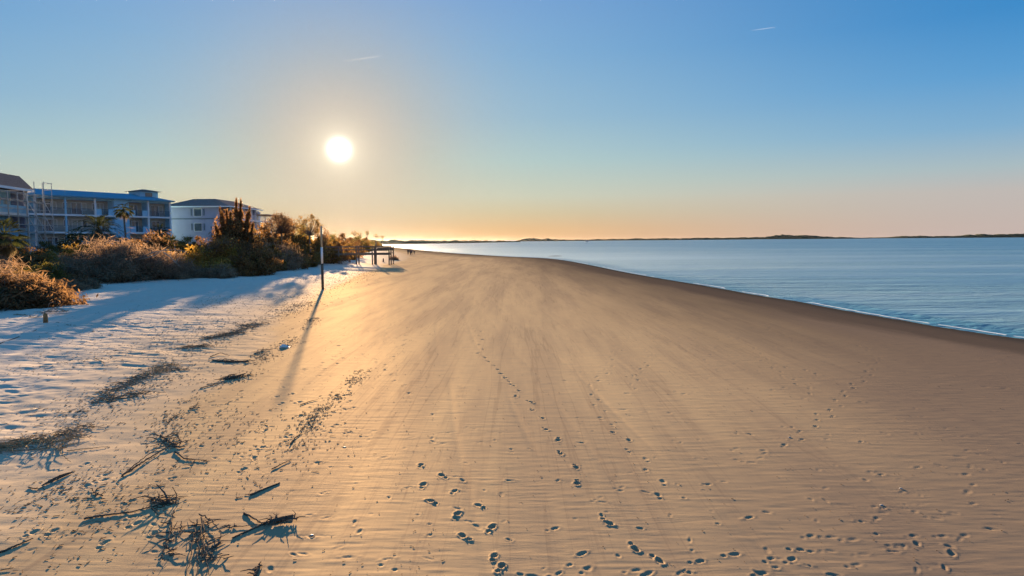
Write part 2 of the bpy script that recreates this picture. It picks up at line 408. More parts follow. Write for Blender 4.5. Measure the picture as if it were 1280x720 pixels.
def mth(op, a, b=0.0):
    q = nd('ShaderNodeMath', operation=op)
    for i, v in enumerate((a, b)):
        if isinstance(v, (int, float)): q.inputs[i].default_value = v
        else: l.new(v, q.inputs[i])
    return q.outputs[0]
DAMP, DAMP2, DRYC, DRYW, WETC = (.48, .335, .18), (.37, .26, .15), (.45, .33, .205), (.60, .495, .39), (.085, .063, .047)
streak = noise(1.0, 5, (.55, .045, 1), .65, rad(8))
damp_vignette = mixc(mrange(streak, .38, .66), DAMP, DAMP2)
lines = noise(1.0, 3, (1.6, .05, 1), .5, rad(9)); lines2 = noise(1.0, 4, (3.2, .09, 1), .55, rad(16))
damp_vignette = mixc(mth('MULTIPLY', mrange(mth('ABSOLUTE', mth('SUBTRACT', lines, .5)), .0, .022, .36, 0), mrange(streak, .4, .6)), damp_vignette, (.20, .14, .09))
damp_vignette = mixc(mth('MULTIPLY', mrange(mth('ABSOLUTE', mth('SUBTRACT', lines2, .47)), .0, .02, .27, 0), mrange(noise(1, 3, (.2, .1, 1)), .42, .6)), damp_vignette, (.20, .14, .09))
fine = noise(1.0, 6, (1.2, 5, 1), .7)
damp_vignette = mixc(mrange(fine, .3, .75, 0, .35), damp_vignette, DAMP2)
wetn = mth('ADD', attr('wet'), mth('MULTIPLY', mth('SUBTRACT', noise(1, 3, (.3, .05, 1)), .5), 7.0))
damp_vignette = mixc(mrange(wetn, 24.0, 3.0, 0, .84), damp_vignette, WETC)
damp_vignette = mixc(mth('MULTIPLY', attr('damp_vignette'), .82), damp_vignette, (.165, .118, .084))  # painted darkening of the near right, in place of vignette and sun veil
damp_vignette = mixc(mrange(mth('ADD', attr('wet'), mth('MULTIPLY', mth('SUBTRACT', noise(1, 4, (.5, .12, 1)), .5), 3.0)), 6.0, 3.6, 0, .92), damp_vignette, WETC)
dryc = mixc(attr('white'), DRYC, DRYW)
base = mixc(mrange(attr('dry'), 0.05, 0.9), damp_vignette, dryc)
speck = noise(14, 3, (1, 1, 1), .8)
base = mixc(mrange(speck, .62, .75, 0, .4), base, (.22, .16, .11))
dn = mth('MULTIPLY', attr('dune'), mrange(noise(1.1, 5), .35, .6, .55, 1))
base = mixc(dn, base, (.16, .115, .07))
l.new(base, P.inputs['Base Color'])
l.new(mrange(wetn, 1.5, 9.0, .45, .8), P.inputs['Roughness'])
P.inputs['Specular IOR Level'].default_value = 0.0
rip = noise(1.0, 4, (3.5, 22, 1), .6, rad(4)); grain = noise(60, 3)
hh = mth('ADD', mth('MULTIPLY', rip, .010), mth('MULTIPLY', grain, .004))
b = nd('ShaderNodeBump'); b.inputs['Strength'].default_value = .33; b.inputs['Distance'].default_value = 1.0
l.new(hh, b.inputs['Height']); l.new(mrange(noise(1, 3, (.35, .5, 1)), .35, .65, .12, .42), b.inputs['Strength']); l.new(b.outputs[0], P.inputs['Normal'])
gls = nd('ShaderNodeBsdfGlossy'); l.new(mrange(attr('wet'), .4, 3.0, .22, .6), gls.inputs['Roughness']); l.new(base, gls.inputs['Color']); l.new(b.outputs[0], gls.inputs['Normal'])
mxs = nd('ShaderNodeMixShader'); l.new(mth('ADD', mrange(attr('wet'), .3, 2.4, .45, 0), mrange(wetn, 1.0, 9.0, .10, .04)), mxs.inputs[0]); l.new(P.outputs[0], mxs.inputs[1]); l.new(gls.outputs[0], mxs.inputs[2])
l.new(mxs.outputs[0], n['Material Output'].inputs['Surface'])
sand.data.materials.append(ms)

# ------------------------------------------------------------------ the water
WR = dist_rows([(12, 60, .006), (60, 300, .009), (300, 2600, .02), (2600, 7000, .06)])
WA = np.linspace(rad(-58), rad(66), 620)
WX = WR[:, None] * np.sin(WA)[None, :]; WY = WR[:, None] * np.cos(WA)[None, :]
wd = -sdist(WX, WY, SHORE)
amp = sstep(260, 40, WR)[:, None]
WZ = np.zeros_like(WX) - 0.02 * 0
off = 0.8 * fbm(WX / 9, WY / 14, 3, 5)
for d0, h, w in ((.9, .05, .22), (2.4, .085, .4), (5.0, .07, .6), (9.0, .06, .8), (14.5, .05, 1.2), (21, .04, 1.4)):
    seg = sstep(-.3, .15, vnoise(WX / 9 + d0, WY / 16, int(d0 * 10)))
    WZ += amp * h * seg * np.exp(-((wd - d0 - off) / w) ** 2)
WZ += amp * sstep(1, 10, wd) * 0.04 * fbm((WX - .3 * WY) / 3.2, (WY + .3 * WX) / 1.5, 3, 15)
WZ += 0.004
Vw = np.stack([WX, WY, WZ], -1).reshape(-1, 3); I = np.arange(len(WR) * len(WA)).reshape(len(WR), len(WA))
keep = (wd > -3.0); kf = keep[:-1, :-1] | keep[1:, 1:]
Fw = np.stack([I[:-1, :-1], I[:-1, 1:], I[1:, 1:], I[1:, :-1]], -1)[kf][:, ::-1]
sea = np_mesh('sea', Vw, Fw, None, smooth=True); tag(sea, 'calm blue sea water beside the beach', None, None, 'structure')
mw = bpy.data.materials.new('water'); mw.use_nodes = True; n = mw.node_tree.nodes; l = mw.node_tree.links; P = n['Principled BSDF']; tcn = n.new('ShaderNodeTexCoord')
P.inputs['Base Color'].default_value = (.016, .15, .235, 1); P.inputs['Roughness'].default_value = .33; P.inputs['IOR'].default_value = 1.33
patch = noise(1, 4, (.004, .022, 1), .55, rad(-4)); patch2 = noise(1, 3, (.03, .12, 1), .5, rad(-10))
calm = mrange(mth('ADD', mth('MULTIPLY', patch, .6), mth('MULTIPLY', patch2, .4)), .42, .56, .35, 1)
w1 = noise(1.0, 5, (.9, 2.4, 1), .6, rad(-14)); w2 = noise(1.0, 3, (5, 9, 1), .6, rad(10))
w3 = noise(1.0, 4, (.05, .26, 1), .6, rad(-12))
hh = mth('ADD', mth('ADD', mth('MULTIPLY', w1, .40), mth('MULTIPLY', w2, .06)), mth('MULTIPLY', w3, 1.6))
b = nd('ShaderNodeBump'); b.inputs['Distance'].default_value = 1.0; l.new(calm, b.inputs['Strength']); l.new(hh, b.inputs['Height']); l.new(b.outputs[0], P.inputs['Normal'])
sh_ = np.exp(-np.maximum(wd, 0) / 75) * (.32 + .68 * sstep(70, 190, WY)) * sstep(900, 400, WY) * sstep(-.5, 6, wd)
sa_ = sea.data.attributes.new('shoal_sheen', 'FLOAT', 'POINT'); sa_.data.foreach_set('value', sh_.astype(np.float32).ravel())
slick = mrange(noise(1, 4, (.006, .05, 1), .6, rad(-6)), .46, .62, 0, .5)
l.new(mixc(mth('MINIMUM', mth('ADD', attr('shoal_sheen'), mth('MULTIPLY', slick, .45)), 1.0), (.026, .135, .205), (.33, .43, .42)), P.inputs['Base Color'])  # bright sky reflection painted into the base colour over shallows and slicks
sea.data.materials.append(mw)

# foam lace along the waterline
fm = mat('foam', (.72, .74, .74), .9, .1)
pts = []; L = 0
SP = [p for p in SHORE if -30 < p[0] < 45 and 8 < p[1] < 230]
Vf, Ff = [], []
def along(P, step):
    out_ = []; 
    for a, b_ in zip(P[:-1], P[1:]):
        d = math.dist(a, b_); k = max(1, int(d / step))
        for i in range(k): out_.append((a[0] + (b_[0] - a[0]) * i / k, a[1] + (b_[1] - a[1]) * i / k))
    return out_
Q = along(SP, .18)
for d0, wmax, thr, sd in ((.2, .22, -.5, 1),):
    prev = None
    for i, (x, y) in enumerate(Q[1:-1], 1):
        tx, ty = Q[i + 1][0] - Q[i - 1][0], Q[i + 1][1] - Q[i - 1][1]; k = math.hypot(tx, ty); nx, ny = ty / k, -tx / k
        nz = float(fbm(np.array([i * .035 + sd * 9]), np.array([sd * 3.3]), 3, sd)[()][0]); wv = float(vnoise(np.array([i * .21]), np.array([sd * 1.]), sd + 4)[0])
        o0 = d0 + nz * .5 + wv * .12; ww = wmax * max(0, min(1, (nz + .05) * 4)) * (.55 + wv * 1.3)
        if ww < .012: prev = None; continue
        zz = .022 + (.05 if d0 > .9 else 0)
        Vf += [(x + nx * o0, y + ny * o0, zz), (x + nx * (o0 + ww * .5), y + ny * (o0 + ww * .5), zz + .02), (x + nx * (o0 + ww), y + ny * (o0 + ww), zz)]
        c = len(Vf) - 3
        if prev is not None: Ff += [(prev, c, c + 1, prev + 1), (prev + 1, c + 1, c + 2, prev + 2)]
        prev = c
foam = np_mesh('foam', Vf, Ff, fm, smooth=True); tag(foam, 'thin white foam line of small waves along the waterline', 'foam', None, 'stuff')

# a low bar of wet sand showing offshore
bx, by = gp(694, 320.2); V_, F_ = [], []
for i in range(25):
    for j in range(7):
        u, v = i / 12 - 1, j / 3 - 1; q = max(0, 1 - u * u - v * v)
        V_.append((bx + u * 2.2, by + v * 2.5 + .6 * u, .16 * q ** .6 * (1 + .4 * float(vnoise(np.array([u * 3.]), np.array([v * 2.]), 5)[0])) - .02))
for i in range(24):
    for j in range(6): c = i * 7 + j; F_.append((c, c + 7, c + 8, c + 1))
bar = np_mesh('sandbar', V_, F_, mat('wet_sand_bar', (.05, .042, .035), .5, .3), smooth=True); tag(bar, 'small dark bar of wet sand showing in the shallows', None, None, 'structure')

# ------------------------------------------------------------------ far shore
m_farland = mat('far_marsh', (.16, .13, .09), .95, .05)
m_fartree = mat('far_forest', (.035, .042, .025), .95, .05, noise=(.05, (.07, .065, .035)))
def far_line(name, Pts, width, hs, seed, label):
    """a wooded strip of far shore: low ground and a rough canopy. Pts: (px, distance, height)"""
    c = []
    for (p0, d0, h0), (p1, d1, h1) in zip(Pts[:-1], Pts[1:]):
        k = max(2, int(abs(p1 - p0) / 1.3))
        for i in range(k):
            t = i / k; c.append((p0 + (p1 - p0) * t, d0 + (d1 - d0) * t, h0 + (h1 - h0) * t))
    Vt, Ft = [], []; NJ = 7
    for i, (px, d, h) in enumerate(c):
        q = at_depth(px, d, 0); q.y = d
        nz = float(fbm(np.array([i * .16]), np.array([seed * 1.7]), 4, seed)[0])
        for j in range(NJ):
            v = j / (NJ - 1); prof = math.sin(math.pi * min(1, v * 1.0 + .0)) ** .45 if 0 < j < NJ - 1 else 0
            jit = float(vnoise(np.array([i * .9 + 3 * j]), np.array([j * 2.3]), seed + 3)[0])
            Vt.append((q.x, q.y + (v - .0) * width, .3 + prof * max(.3, h * (1 + .55 * nz + .35 * jit))))
    for i in range(len(c) - 1):
        for j in range(NJ - 1): a = i * NJ + j; Ft.append((a, a + NJ, a + NJ + 1, a + 1))
    o = np_mesh(name, Vt, Ft, m_fartree); tag(o, label, 'treeline', None, 'stuff')
    Vl, Fl = [], []
    for i, (px, d, h) in enumerate(c):
        q = at_depth(px, d, 0)
        for j, (dy, z) in enumerate(((-width * .35, -.5), (-width * .1, .5), (width * 1.1, .6), (width * 1.4, -.5))): Vl.append((q.x, q.y + dy, z))
    for i in range(len(c) - 1):
        for j in range(3): a = i * 4 + j; Fl.append((a, a + 4, a + 5, a + 1))
    o = np_mesh('far_shore', Vl, Fl, m_farland); tag(o, 'low strip of land across the water', None, None, 'structure')
far_line('treeline', [(395, 820, 8.5), (430, 860, 7.5), (480, 930, 5.2), (540, 1050, 4.3), (600, 1250, 3.6), (640, 1500, 2.6), (652, 1600, 1.4)], 60, 0, 3, 'hazy low wooded shore beyond the end of the beach')
far_line('treeline', [(645, 2300, 2), (655, 2300, 8), (668, 2300, 11), (690, 2350, 7), (720, 2500, 4.5), (760, 2700, 5.5), (830, 3000, 8), (900, 3300, 9), (940, 3500, 10)], 120, 0, 5, 'dark wooded point across the water with a raised western end')
far_line('treeline', [(935, 3900, 10), (970, 3900, 15), (985, 3900, 23), (1015, 3900, 20), (1035, 4000, 12), (1070, 4100, 9), (1088, 4200, 2)], 150, 0, 7, 'humped dark wooded island on the horizon')
far_line('treeline', [(1088, 5200, 5), (1120, 5200, 8), (1140, 5100, 15), (1175, 5000, 13), (1210, 5000, 16), (1230, 5000, 22), (1300, 5000, 24), (1420, 5000, 20)], 200, 0, 9, 'dark wooded far shore at the right end of the horizon')

# small motorboat far out
m_white = mat('white_paint', (.8, .8, .78), .4, .4, noise=(3, (.72, .72, .70)))
m_glassd = mat('dark_glass', (.03, .04, .05), .1, .6)
p = at_depth(733.5, 1250, 0)
bt = empty('motorboat', p, .3, 1.0, 'tiny white motorboat under the far wooded point', 'boat')
mb = MB(); sec = [(-4.5, 1.3, .9), (-2, 1.5, .9), (1, 1.45, 1.0), (3, .9, 1.2), (4.6, .08, 1.5)]
for (x0, w0, h0), (x1, w1, h1) in zip(sec[:-1], sec[1:]):
    for s_ in (-1, 1):
        mb.quad((x0, s_ * w0, h0), (x1, s_ * w1, h1), (x1, s_ * w1 * .55, -.15), (x0, s_ * w0 * .6, -.15))
    mb.quad((x0, -w0, h0 - .1), (x1, -w1, h1 - .1), (x1, w1, h1 - .1), (x0, w0, h0 - .1))
mb.quad((-4.5, -1.3, .9), (-4.5, 1.3, .9), (-4.5, .8, -.15), (-4.5, -.8, -.15)); mb.build('hull', m_white, bt)
mb = MB(); mb.box((-.2, 0, 1.8), (1.5, 1.0, .9)); mb.box((-.4, 0, 2.85), (1.8, 1.15, .07)); mb.build('cabin', m_white, bt)
mb = MB(); mb.tube([(-.6, 0, 2.9), (-.6, 0, 5.2)], .06, 5); mb.build('mast', m_white, bt)
mb = MB(); mb.box((1.32, 0, 2.1), (.02, .8, .35)); mb.box((-.2, 1.02, 2.1), (1.0, .02, .3)); mb.box((-.2, -1.02, 2.1), (1.0, .02, .3)); mb.build('window', m_glassd, bt)

# ------------------------------------------------------------------ vegetation
def rot_quads(C, size, elong, r, flat=0.0):
    """leaf quads at centres C"""
    N = len(C); a = r.normal(size=(N, 3)); a[:, 2] += flat * 0; a /= np.linalg.norm(a, axis=1)[:, None]
    b = r.normal(size=(N, 3)); b -= a * (a * b).sum(1)[:, None]; b /= np.linalg.norm(b, axis=1)[:, None]
    s = size * r.uniform(.6, 1.4, N)[:, None]
    A = a * s * elong; B = b * s
    Vq = np.stack([C - A, C - B * .5 + A * .1, C + A, C + B * .5 + A * .1], 1).reshape(-1, 3)
    return Vq, np.arange(4 * N).reshape(N, 4)
def clumps(n, R, r, lo=0.15, shape=1.0):
    """centres of leaf clumps inside a half-ellipsoid"""
    out_ = []
    while len(out_) < n:
        v = r.uniform(-1, 1, 3); v[2] = r.uniform(lo, 1)
        q = math.sqrt(v[0] ** 2 + v[1] ** 2 + max(0, v[2]) ** (2 * shape))
        lump = 1 + .22 * math.sin(3 * math.atan2(v[1], v[0]) + R[0] * 7) + .18 * math.sin(7 * math.atan2(v[1], v[0]) + 2) + r.normal() * .10
        if .35 < q < 1: out_.append(v * R * lump)
    return np.array(out_)
def foliage(R, nc, nl, cs, ls, el, r, lo=.15, shape=1.0, off=(0, 0, 0)):
    K = clumps(nc, np.array(R), r, lo, shape) + np.array(off)
    per = r.poisson(nl, nc); per = np.maximum(per, 3)
    C = np.repeat(K, per, 0) + r.normal(size=(per.sum(), 3)) * cs * np.array([1, 1, .75]) * np.repeat(r.uniform(.5, 1.4, nc), per)[:, None]
    C[:, 2] = np.maximum(C[:, 2], .02)
    return (*rot_quads(C, ls, el, r), K)
def stems(K, base, r, rad0, n=None, k=4, bend=.15):
    mb = MB(); idx = r.permutation(len(K))[:n or len(K)]
    for i in idx:
        t = Vector(K[i]) * r.uniform(.9, 1.28); b0 = Vector(base) + Vector((r.normal() * .12, r.normal() * .12, 0)) ; L = (t - b0).length
        mid = b0.lerp(t, .5) + Vector((r.normal(), r.normal(), abs(r.normal()) + .3)) * bend * L * .5
        mb.tube([b0, b0.lerp(mid, .55), mid, t], [rad0, rad0 * .75, rad0 * .5, rad0 * .15], k, False)
        for _ in range(3):
            u = r.uniform(.45, .95); q = mid.lerp(t, u) if u > .5 else b0.lerp(mid, u); e = q + Vector((r.normal(), r.normal(), r.normal() * .6 + .4)) * L * .12
            mb.tube([q, q.lerp(e, .5) + Vector((0, 0, .02)), e], [rad0 * .3, rad0 * .2, rad0 * .08], 3, False)
    return mb
m_bark = mat('bark', (.13, .095, .07), .95, .1, noise=(6, (.22, .18, .14), (1, 1, .3)), bump=(20, .5, .02))
m_grey = mat('dead_wood', (.24, .20, .16), .95, .1, noise=(5, (.38, .33, .27), (1, 1, .3)))
LM = {'green': leafmat('wax_myrtle_leaf', (.07, .07, .03), (.25, .20, .08), .55, (1.2, 1.1, .5)),
      'brown': leafmat('russet_leaf', (.11, .06, .03), (.34, .19, .085), .58, (1.15, 1, .65)),
      'gold': leafmat('golden_leaf', (.22, .12, .03), (.58, .35, .09), .55, (1.1, 1, .6)),
      'olive': leafmat('olive_leaf', (.09, .065, .028), (.30, .19, .07), .58, (1.2, 1, .55)),
      'rust': leafmat('rust_leaf', (.09, .052, .03), (.26, .15, .08), .5, (1.1, 1, .75)),
      'dark': leafmat('dark_twig', (.13, .095, .068), (.42, .29, .19), .5, (1.1, .95, .8))}
PROTO = {}
def shrub(kind, R, nc, nl, cs, ls, el, seed, leaf, bark=None, lo=.1, shape=1.0, nst=None, r0=.05):
    r = np.random.default_rng(seed)
    Vq, Fq, K = foliage(R, nc, nl, cs, ls, el, r, lo, shape)
    root = empty('shrub', (0, 0, 0)); fo = np_mesh('foliage', Vq, Fq, LM[leaf], root)
    st = stems(K, (0, 0, 0), r, r0, nst).build('stem', bark or m_bark, root)
    PROTO[kind] = [root, (fo, st), False]
shrub('green', (2.2, 2.0, 2.6), 90, 120, .26, .075, 1.5, 1, 'green', nst=50)
shrub('olive', (2.6, 2.3, 2.8), 85, 115, .25, .095, 1.7, 2, 'olive', nst=60)
shrub('brown', (2.5, 2.2, 2.4), 85, 100, .25, .085, 2.0, 3, 'brown', nst=80, r0=.045)
shrub('gold', (2.0, 1.8, 1.6), 70, 110, .24, .06, 2.2, 4, 'gold', nst=40, r0=.03)
shrub('rust', (1.5, 1.3, 1.0), 60, 80, .20, .05, 2.2, 5, 'rust', nst=50, r0=.02)
shrub('dark', (3.0, 2.2, 2.2), 130, 110, .34, .028, 9.0, 6, 'dark', m_grey, nst=110, r0=.035)
def plant(kind, px, Y, h, label, group=None, name='shrub', rz=None, w=1.0, sink=.15):
    base = {'green': 2.6, 'olive': 2.8, 'brown': 2.4, 'gold': 1.6, 'rust': 1.0, 'dark': 2.2}[kind]
    P_ = PROTO[kind]; q = at_depth(px, Y); q.z -= sink; s = h / base
    rz = random.uniform(0, 6.28) if rz is None else rz
    if not P_[2]:
        o = P_[0]; P_[2] = True; o.location = q; o.rotation_euler = (0, 0, rz); o.scale = (s * w, s * w, s)
    else: o = copy_tree(P_[0], q, rz, (s * w, s * w, s), kids=P_[1])
    o.name = name; tag(o, label, 'shrub')
    if group: o['group'] = group
    elif 'group' in o: del o['group']
    return o
T = 'shrubs of the thicket behind the dry sand'
TL = 'one of the bushy brown-green shrubs crowded together in the thicket beyond the blue shaded sand'
TB = 'one of the bare russet shrubs crowded together in the thicket beyond the blue shaded sand'
# front row at the left, on the dune foot
plant('rust', 12, 42.5, 1.7, 'reddish brown bush at the left edge of the picture, foot in pale sand', w=1.3)
plant('rust', 30, 44, 1.6, 'low rust-coloured bush just right of the leftmost reddish bush', w=1.2)
plant('dark', -12, 44, 2.2, 'dark twiggy brush cut by the left frame edge', w=1.1)
plant('olive', 12, 52, 2.0, 'low olive bush behind the leftmost reddish bush', w=1.3)
plant('green', 32, 55, 1.7, 'low dark green bush on the dune below the scaffolding', w=1.3)
plant('brown', -5, 60, 1.9, 'brown brush below the palm with the thick leafy trunk', w=1.3)
plant('green', 58, 62, 1.7, 'green shrub on the dune left of the dark dead brush', w=1.3)
plant('brown', 30, 70, 2.0, 'brown shrub in front of the terrace of the scaffolded building', w=1.4)
plant('gold', 78, 74, 1.9, 'sunlit yellow shrub below the spreading date palm', w=1.2)
plant('gold', 103, 76, 1.7, 'golden low shrub left of the heap of dead brush', w=1.0)
plant('rust', 92, 60, 1.0, 'small rust bush in front of the heap of dead brush', w=1.2)
plant('dark', 84, 56, .9, 'low grey twig heap on the sand edge left of the dead brush', w=1.1)
plant('dark', 107, 60, .8, 'flat brown twig heap at the left end of the shaded sand', w=1.2)
# the heap of dead brush
plant('dark', 128, 70, 3.0, 'big dark heap of dead brush, its left end', 'heap of dead brush', w=1.15)
plant('dark', 150, 71, 3.4, 'tallest middle mound of the dark dead brush heap', 'heap of dead brush', w=1.1)
plant('dark', 178, 72, 3.1, 'dark brush mound with pale dead limbs lying over it', 'heap of dead brush', w=1.1)
plant('brown', 160, 76, 3.0, 'russet bush rising behind the dead brush heap below the slim palm', w=1.1)
plant('dark', 205, 73.5, 2.2, 'dead brush mound at the right end of the heap', 'heap of dead brush', w=1.1)
plant('rust', 190, 84, 3.0, 'reddish shrub in front of the blue building right of the slim palm', w=.7)
plant('gold', 232, 78, 2.4, 'golden shrub right of the dead brush heap', w=1.2)
plant('gold', 262, 80, 2.7, 'bright golden shrub under the leaning dead tree', w=1.2)
plant('gold', 290, 83, 2.3, 'golden shrub between the leaning tree and the dense thicket', w=1.1)
plant('dark', 240, 74.5, 1.3, 'low dark twig bank at the top edge of the shaded sand', w=1.4)
plant('dark', 272, 76, 1.3, 'dark low brush at the top edge of the blue shaded sand under the golden shrubs', w=1.4)
for px, Y, h, k in ((300, 80, 2.2, 'brown'), (318, 84, 3.4, 'brown'), (335, 92, 3.6, 'olive'), (288, 94, 4.0, 'brown'), (305, 98, 5.0, 'olive'), (325, 102, 4.8, 'brown'), (345, 106, 4.4, 'olive'),
                    (266, 95, 3.0, 'brown'), (365, 112, 5.0, 'olive'), (382, 116, 5.0, 'olive'), (352, 99, 3.6, 'brown'), (370, 106, 3.8, 'olive'), (398, 122, 4.8, 'olive'), (388, 122, 3.4, 'brown'), (410, 128, 4.2, 'brown'),
                    (288, 110, 4.4, 'brown'), (330, 120, 4.4, 'olive'), (372, 128, 5.4, 'green'), (294, 88, 3.4, 'brown'), (345, 96, 3.0, 'dark'), (315, 90, 3.0, 'dark'), (305, 110, 4.6, 'green'), (350, 118, 5.8, 'brown'),
                    (240, 100, 2.3, 'olive'), (425, 140, 3.8, 'olive'), (437, 160, 3.4, 'brown'), (418, 150, 4.2, 'green')):
    plant(k, px, Y, h, TB if k in ('brown', 'dark') else TL, T, w=.85)
for i, (px, Y, h) in enumerate(((60, 92, 2.2), (120, 98, 2.6), (10, 78, 2.0), (92, 90, 2.2), (150, 100, 2.6), (210, 104, 2.8), (230, 112, 2.8))):
    plant(['green', 'olive'][i % 2], px, Y, h * .85, ['low green shrub at the foot of the scaffolding right end', 'low green shrub directly behind the spreading date palm', 'low green shrub behind the left edge palm', 'low green shrub between the small palm and the terrace', 'low green shrub at the foot of the slim palm', 'low green shrub between the fan palms and the lavender building', 'low green shrub under the lavender end wall'][i], w=1.3)
BK = 'one of the small bushes dotting the dunes beyond the boardwalk'
for i in range(22):
    px = 442 + i * 1.9 + random.uniform(-2, 2); Y = 190 + i * 17 + random.uniform(-10, 30)
    x = at_depth(px, Y)
    if sdist(np.array([x.x]), np.array([x.y]), DUNE)[0] < -2: px -= 9
    plant(['olive', 'brown', 'green'][i % 3], px, Y, random.uniform(2.4, 4.2), BK, 'bushes beyond the boardwalk', w=1.2)

# dune grass and ground cover between the shrubs, one mass nobody could count
r = np.random.default_rng(99); C, Hh = [], []
GXs = r.uniform(-95, -28, 90000); GYs = r.uniform(30, 190, 90000)
du_ = sdist(GXs, GYs, DUNE); dens = fbm(GXs / 5, GYs / 5, 3, 8)
ok = (du_ > 0.2) & (dens > -.25 - .02 * du_) & (r.random(90000) < np.clip(1.5 - (GYs - 30) / 140, .25, 1))
GXs, GYs, du_ = GXs[ok][:42000], GYs[ok][:42000], du_[ok][:42000]
gz = zbase(GXs, GYs)[0]; N = len(GXs); hgt = r.uniform(.3, .9, N) * np.clip(.45 + du_ / 6, .3, 1); an = r.uniform(0, 6.28, N); ln = r.uniform(.1, .6, N) * hgt; wd_ = r.uniform(.015, .04, N) * (1 + GYs / 60)
bx_, by_ = np.cos(an), np.sin(an)
V0 = np.stack([GXs - by_ * wd_, GYs + bx_ * wd_, gz - .05], 1); V1 = np.stack([GXs + by_ * wd_, GYs - bx_ * wd_, gz - .05], 1)
V2 = np.stack([GXs + bx_ * ln * .4 + by_ * wd_ * .7, GYs + by_ * ln * .4 - bx_ * wd_ * .7, gz + hgt * .7], 1); V3 = np.stack([GXs + bx_ * ln, GYs + by_ * ln, gz + hgt], 1)
og = np_mesh('dune_grass', np.stack([V0, V1, V2, V3], 1).reshape(-1, 3), np.arange(4 * N).reshape(N, 4), leafmat('dune_grass', (.11, .075, .03), (.36, .25, .10), .4, sc=.3))
tag(og, 'dry golden dune grass and low ground cover between the shrubs', 'grass', None, 'stuff')

# --- trees
def tree(name, px, Y, parts, label, cat, lean=(0, 0)):
    q = at_depth(px, Y); q.z -= .2; root = empty(name, q, 0, 1.0, label, cat)
    return root
# cedar with spiky tops
ct = tree('cedar_tree', 293, 90, None, 'tall shaggy cedar with spiky twin tops before the white balconies', 'tree')
r = np.random.default_rng(12); Vs, mbt = [], MB()
tips = [(-.9, 0, 8.2), (.35, .2, 9.7), (1.15, -.3, 9.5), (2.1, .2, 8.6), (-1.9, .3, 8.5), (-1.3, -.5, 7.8), (.5, .8, 8.1), (1.6, .6, 7.9), (-2.4, -.2, 6.6), (2.5, .1, 6.4), (-.2, -.5, 7.9), (.9, .4, 8.0), (-1.9, .5, 7.2), (2.1, -.5, 7.2)]
for tx, ty, tz in tips:
    mbt.tube([(0, 0, 0), (tx * .25, ty * .3, tz * .35), (tx * .8, ty * .9, tz * .65), (tx, ty, tz)], [.22, .16, .09, .02], 6)
    N = 2300; u = r.random(N) ** .75; base = np.array([tx, ty, tz]); z = tz - u * tz * .72
    wdt = .06 + u * .8; a = r.uniform(0, 6.28, N); rr = np.sqrt(r.random(N)) * wdt * (0.7 + .5 * np.sin(z * 5 + tx))
    cx = tx * (1 - u * .45); cy = ty * (1 - u * .4)
    Vs.append(np.stack([cx + np.cos(a) * rr, cy + np.sin(a) * rr, z + r.normal(size=N) * .1], 1))
q_ = r.normal(size=(6500, 3)); q_ /= np.linalg.norm(q_, axis=1)[:, None]; q_ *= r.random(6500)[:, None] ** .4; q_ *= 1 + .25 * np.sin(4 * np.arctan2(q_[:, 1], q_[:, 0]))[:, None]; Vs.append(q_ * np.array([2.3, 1.8, 2.9]) + np.array([0, 0, 4.9]))
Vq, Fq = rot_quads(np.concatenate(Vs), .10, 1.8, r)
np_mesh('crown', Vq, Fq, LM['brown'], ct); mbt.build('trunk', m_bark, ct)
# airy rounded trees
def round_tree(name, px, Y, h, cr, label, leaf, seed, nc=46, nl=60, cs=.3, ctr=.68):
    q = at_depth(px, Y); q.z -= .2; root = empty(name, q, 0, 1, label, 'tree'); r = np.random.default_rng(seed)
    K = []
    while len(K) < nc:
        v = r.uniform(-1, 1, 3); d = np.linalg.norm(v)
        if .55 < d < 1 and v[2] > -.55: K.append(v * np.array([cr[0], cr[1], cr[2]]) + np.array([0, 0, h - cr[2]]))
    K = np.array(K); per = np.maximum(r.poisson(nl, nc), 5)
    C = np.repeat(K, per, 0) + r.normal(size=(per.sum(), 3)) * cs * np.repeat(r.uniform(.5, 1.3, nc), per)[:, None]
    Vq, Fq = rot_quads(C, .085, 1.5, r); np_mesh('crown', Vq, Fq, LM[leaf], root)
    mb = MB(); mb.tube([(0, 0, 0), (.1, 0, (h - 2 * cr[2]) * .5), (-.05, .1, h - 1.7 * cr[2])], [.2, .16, .12], 7)
    fork = Vector((-.05, .1, h - 1.75 * cr[2]))
    for k_ in K:
        t = Vector(k_); m_ = fork.lerp(t, .5) + Vector((r.normal() * .2, r.normal() * .2, -.15)); mb.tube([fork, m_, t], [.06, .04, .012], 4, False)
    mb.build('trunk', m_bark, root); return root
round_tree('oak_tree', 352, 106, 8.2, (2.3, 2.2, 1.6), 'rounded reddish tree directly left of the airy tree, above the thicket', 'rust', 21, 60, 70, .33)
round_tree('oak_tree', 387, 110, 8.6, (2.2, 2.0, 2.0), 'airy see-through tree with a domed top above the pole', 'olive', 22, 44, 42, .25)
round_tree('oak_tree', 403, 122, 6.8, (1.5, 1.5, 1.6), 'small thin tree right of the airy domed tree', 'brown', 23, 26, 30, .25)
for i, (px, Y, h) in enumerate(((450, 420, 9), (459, 470, 11), (470, 540, 10), (443, 380, 8.5), (478, 600, 10))):
    round_tree('pine_tree', px, Y, h, (1.9, 1.9, 1.5), ['tiny hazy tree left of the tall boardwalk post, second from the left of its row', 'tiny hazy tree nearest the tall boardwalk post on its left', 'tiny hazy tree just right of the tall boardwalk post', 'leftmost tiny hazy tree beyond the boardwalk', 'rightmost tiny hazy tree beyond the boardwalk'][i], 'olive', 40 + i, 22, 40, .5)
